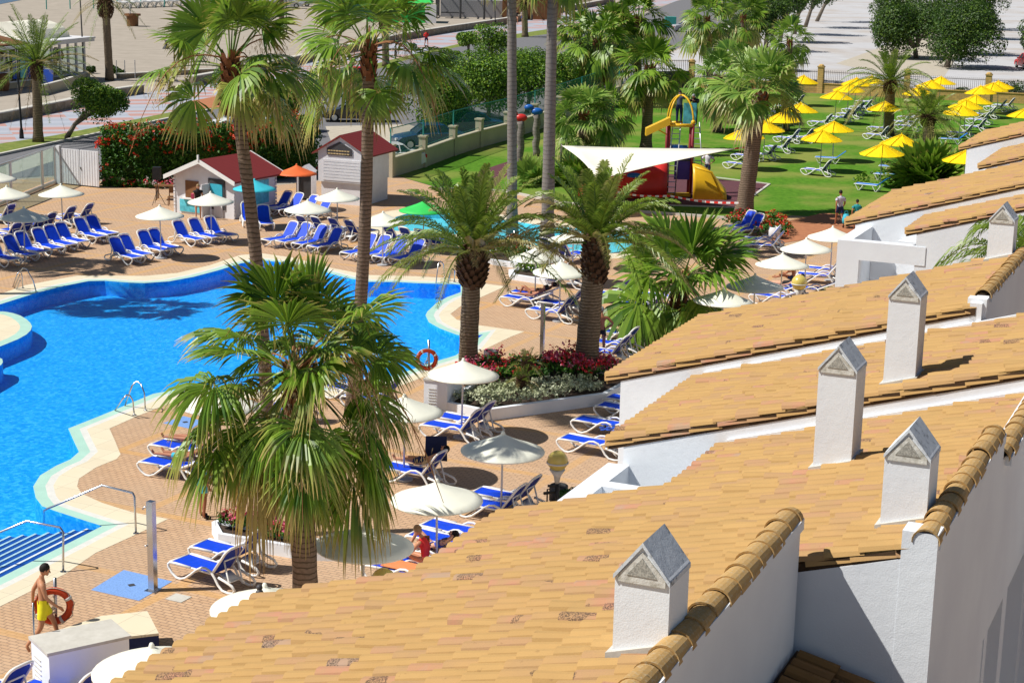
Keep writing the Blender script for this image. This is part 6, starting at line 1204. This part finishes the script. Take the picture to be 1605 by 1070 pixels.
t=thing('waste_container',G(1072,44),'orange and green waste containers at the top behind the palms','container'); b=MB(); b.box((1.2,0,.7),(2.2,1.2,1.3)); b.build('orange_bin','c_orange',t); b=MB(); b.box((-2.,0,.8),(1.6,1.2,1.5)); b.build('green_bin','greenpost',t)
for i,(x,y) in enumerate(((395,14),(420,12),(448,13),(465,10))): car((x,y),5,'p_white' if i%2 else 'p_silver','distant %s car in the row beyond the beach at the top'%('white','pale','left hand','right hand')[i],4.3,scale=1.3,group='distant cars beyond the beach')
# ---------------------------------------------------------------- street lamps
def streetlamp(base,top,lb,bell=True,left=-1):
    B=G(*base); T_=heightat(B,*top); t=thing('street_lamp',B,lb,'street lamp'); h=T_.z; b=MB(); b.tube([(0,0,0),(0,0,.5),(0,0,.7),(T_.x-B.x,0,h)],[.16,.13,.075,.055],8); b.build('post','black',t,True)
    if bell:
        x=T_.x-B.x; b=MB(); b.tube([(x,0,h-.35),(x+left*.85,0,h-.35)],.035,6); b.build('arm','black',t); b=MB(); b.lathe([(.05,-.35),(.1,-.45),(.16,-.85),(.34,-1.05),(.34,-1.1)],(x+left*.7,0,h),14); b.build('lamp_shade','dark',t,True)
streetlamp((34,217),(25,75),'black street lamp with a bell shade at the left edge of the promenade'); streetlamp((132,124),(124,-30),'plain black lamp post left of the slim dark palm',False)
streetlamp((274,120),(272,58),'small lamp with a bell shade seen through the leaning palm crown'); streetlamp((449,58),(448,-30),'thin dark post right of the thin dark trunk at the top',False); streetlamp((776,40),(775,-30),'black lamp post in front of the dark pergola',False); streetlamp((620,88),(621,48),'short grey post on the promenade by the running man',False)
t=thing('path_light',G(620,92),'small dark bollard light on the promenade below the running man','lamp'); b=MB(); b.tube([(0,0,0),(0,0,.9)],.08,8); b.build('post','black',t)
# ---------------------------------------------------------------- beach
t=thing('beach_bin',G(208,41),'brown beach bin on a pole in the sand','litter bin'); b=MB(); b.lathe([(.75,0),(.8,1.3),(1.1,1.35),(1.1,1.6),(.6,1.6)],seg=14); b.build('drum','wood',t); b=MB(); b.tube([(-.3,0,0),(-.3,0,7)],.07,6); b.build('pole','pole_grey',t)
SG='stacked white loungers on the beach'
for i in range(13):
    x=183+i*13; y=13-.5*i; t=thing('beach_lounger',G(x,y),'white beach lounger, %s from the left in the row on the sand'%ORD[i],'sun lounger',SG); b=MB(); b.box((0,0,.9),(3.2,1.4,.2)); b.box((-1.2,0,1.3),(1.2,1.4,.2),M4=Matrix.Rotation(R(30),4,'Y')); b.build('bed','white_plastic',t)
    for x_ in (-1,1): b=MB(); b.tube([(x_*1.2,-.6,.8),(x_*.8,-.6,.05),(x_*.8,.6,.05),(x_*1.2,.6,.8)],.09,5); b.build('leg','white_plastic',t)
t=thing('net_fence',G(70,14),'row of thin green poles across the far sand at the top left','fence')
for i in range(14):
    x=73+i*37; p=G(x,15-.7*i if i<6 else 11-.6*(i-6))-t.location; b=MB(); b.tube([p,p+Vector((0,0,5.5))],.09,5); b.build('pole','greenpost',t)
t=thing('wire_fence',G(180,128),'thin posts of the wire fence along the sand behind the lawn','fence')
for x in (183,196,212,300,340): p=G(x,123-.02*(x-180))-t.location; b=MB(); b.tube([p,p+Vector((0,0,1.6))],.04,5); b.build('post','pole_grey',t)
# beach restaurant
A,B,C_=G(-60,150),G(133,124),G(163,112); t=thing('restaurant',G(80,130),'beach restaurant with white arched roof and glass front at upper left','restaurant'); o=t.location; u=(B-A).normalized(); v=Vector((-u.y,u.x,0)); L=(B-A).length
def rb(b,x0_,x1_,y0,y1,z0,z1): q=[A+u*x0_+v*y0,A+u*x1_+v*y0,A+u*x1_+v*y1,A+u*x0_+v*y1]; b.prism([((p-o).x,(p-o).y) for p in q],z0,z1)
b=MB(); rb(b,0,L*1.05,0,9,0,.5); b.build('terrace_base','beigewall',t); b=MB(); rb(b,-.4,L+1.,-.5,9,3.3,3.55); rb(b,L*.62,L+1.,-.6,9,3.55,3.7); b.build('roof','kwhite',t)
b=MB(); n=10; x0_,x1_=L*.68,L*.97; vs=[]
for i in range(n+1):
    w=PI*i/n
    for xx in (x0_,x1_): p=A+u*xx+v*(4-3*cos(w))-o; vs.append((p.x,p.y,3.6+1.5*sin(w)))
b.add(vs,[(i*2,i*2+1,i*2+3,i*2+2) for i in range(n)]+[tuple(range(0,2*n+2,2)),tuple(range(1,2*n+2,2))]); b.build('vault','sail',t)
b=MB(); rb(b,0,L*.62,1.2,8,.5,3.3); b.build('inner_wall','wood',t)
b=MB(); q=[A+u*0+v*(-.3),A+u*L*.5+v*(-.3),A+u*L*.5+v*8,A+v*8]; q=[p-o for p in q]; b.hexa([Vector((p.x,p.y,3.56)) for p in q],[Vector((p.x,p.y,3.7 if i in(0,1) else 5.2)) for i,p in enumerate(q)]); b.build('tiled_roof','wood',t)
for i in range(15):
    b=MB(); x=L*i/14; rb(b,x-.09,x+.09,-.1,.08,.5,3.3); b.build('column','kwhite',t)
    if i<14: b=MB(); rb(b,x+.1,x+L/14-.1,-.02,.0,.7,2.9); b.build('glass_pane','glass',t)
b=MB(); rb(b,0,L,-.14,.0,1.35,1.45); rb(b,0,L,-.14,0,.5,.62); b.build('rail','kwhite',t)
for i,(a_,m_) in enumerate(((.38,'c_blue'),(.44,'panel_cyan'),(.5,'c_blue'),(.56,'panel_cyan'))): b=MB(); rb(b,L*a_,L*a_+.7,-.2,-.15,.8,2.6); b.build('poster',m_,t)
t=thing('notice_board',G(75,140),'leaning blue notice board in front of the restaurant','sign'); b=MB(); b.box((0,0,.8),(.9,.1,1.7),M4=Matrix.Rotation(R(-14),4,'X')); b.build('board','c_blue',t); b=MB(); b.box((0,.35,.7),(.9,.05,1.5),M4=Matrix.Rotation(R(14),4,'X')); b.build('stand','c_grey',t)
t=thing('barrel',G(5,142),'wooden barrel at the left edge in front of the restaurant','barrel'); b=MB(); b.lathe([(.45,0),(.55,.5),(.55,.9),(.45,1.4),(.001,1.4)],seg=14); b.build('drum','wood',t,True)
wallrun('planter_wall',[(60,150),(101,139),(133,127)],.7,.3,['beigewall','kerb'],'low pale wall of the restaurant terrace','wall')
# green hut, pergola and cafe at the top
t=thing('green_hut',G(652,35),'bright green hut with white corner on the beach at the top','hut'); b=MB(); b.box((-2.5,1,1.4),(9,5,2.8)); b.build('wall','green_canopy',t); b=MB(); b.box((2.2,-1.6,1.3),(1.6,.4,2.6)); b.build('corner','kwhite',t); b=MB(); b.hexa([(-7.2,-1.8,2.8),(2.4,-1.8,2.8),(2.4,3.8,2.8),(-7.2,3.8,2.8)],[(-6,.5,4.2),(1.2,.5,4.2),(1.2,1.5,4.2),(-6,1.5,4.2)]); b.build('roof','green_canopy',t)
t=thing('pergola',G(740,30),'dark timber pergola of the beach cafe at the top','pergola')
for i in range(7):
    for y in (0,7): b=MB(); b.tube([(-9+i*3.6,y,0),(-9+i*3.6,y,4.6)],.17,6); b.build('post','dark',t)
b=MB(); b.box((1.8,0,4.6),(23,.3,.35)); b.box((1.8,7,4.6),(23,.3,.35)); b.build('beam','dark',t)
for i in range(12): b=MB(); b.box((-9+i*2,3.5,4.85),(.16,8,.2)); b.build('rafter','dark',t)
b=MB(); b.box((2,6,1.3),(14,3,2.6)); b.build('bar_counter','c_grey',t); b=MB(); b.box((9,4.5,1.9),(9,4,3.8)); b.build('kitchen_wall','wood',t); b=MB(); b.box((-3,2,.8),(3.5,1.6,.15)); b.build('bench','dark',t)
t=thing('cafe_building',G(860,5),'pale cafe building behind the pergola at the top','building'); b=MB(); b.box((0,4,2.5),(16,8,5)); b.build('wall','beigewall',t); b=MB(); b.box((0,4,5.2),(17,9,.4)); b.build('roof','kerb',t)
for i in range(4): b=MB(); b.box((-6+i*4,-.03,2.4),(2.4,.1,2.2)); b.build('window','carglass',t)

# small bird on the eave
z_=rz(4.7,-10.2); dr=ray(407,946); s_=17.25/dr.dot(EE); p=Vector((dr.x*s_,dr.y*s_,CH+dr.z*s_)); t=thing('bird',p-Vector((0,0,.02)),'small dark bird perched on the edge of the near tiled roof','bird',rz=.6)
b=MB(); b.ball((0,0,.12),.06,10,(1.,.9,1.5)); b.ball((.01,.02,.22),.04,8); b.tube([(0,.05,.22),(0,.09,.215)],[.012,.003],5); b.hexa([(-.02,-.04,.06),(.02,-.04,.06),(.025,-.14,-.06),(-.025,-.14,-.06)],[(-.02,-.02,.07),(.02,-.02,.07),(.025,-.125,-.065),(-.025,-.125,-.065)]); b.tube([(.02,0,.08),(.02,.01,0)],.006,4); b.tube([(-.02,0,.08),(-.02,.01,0)],.006,4); b.build('body','dark',t,True)
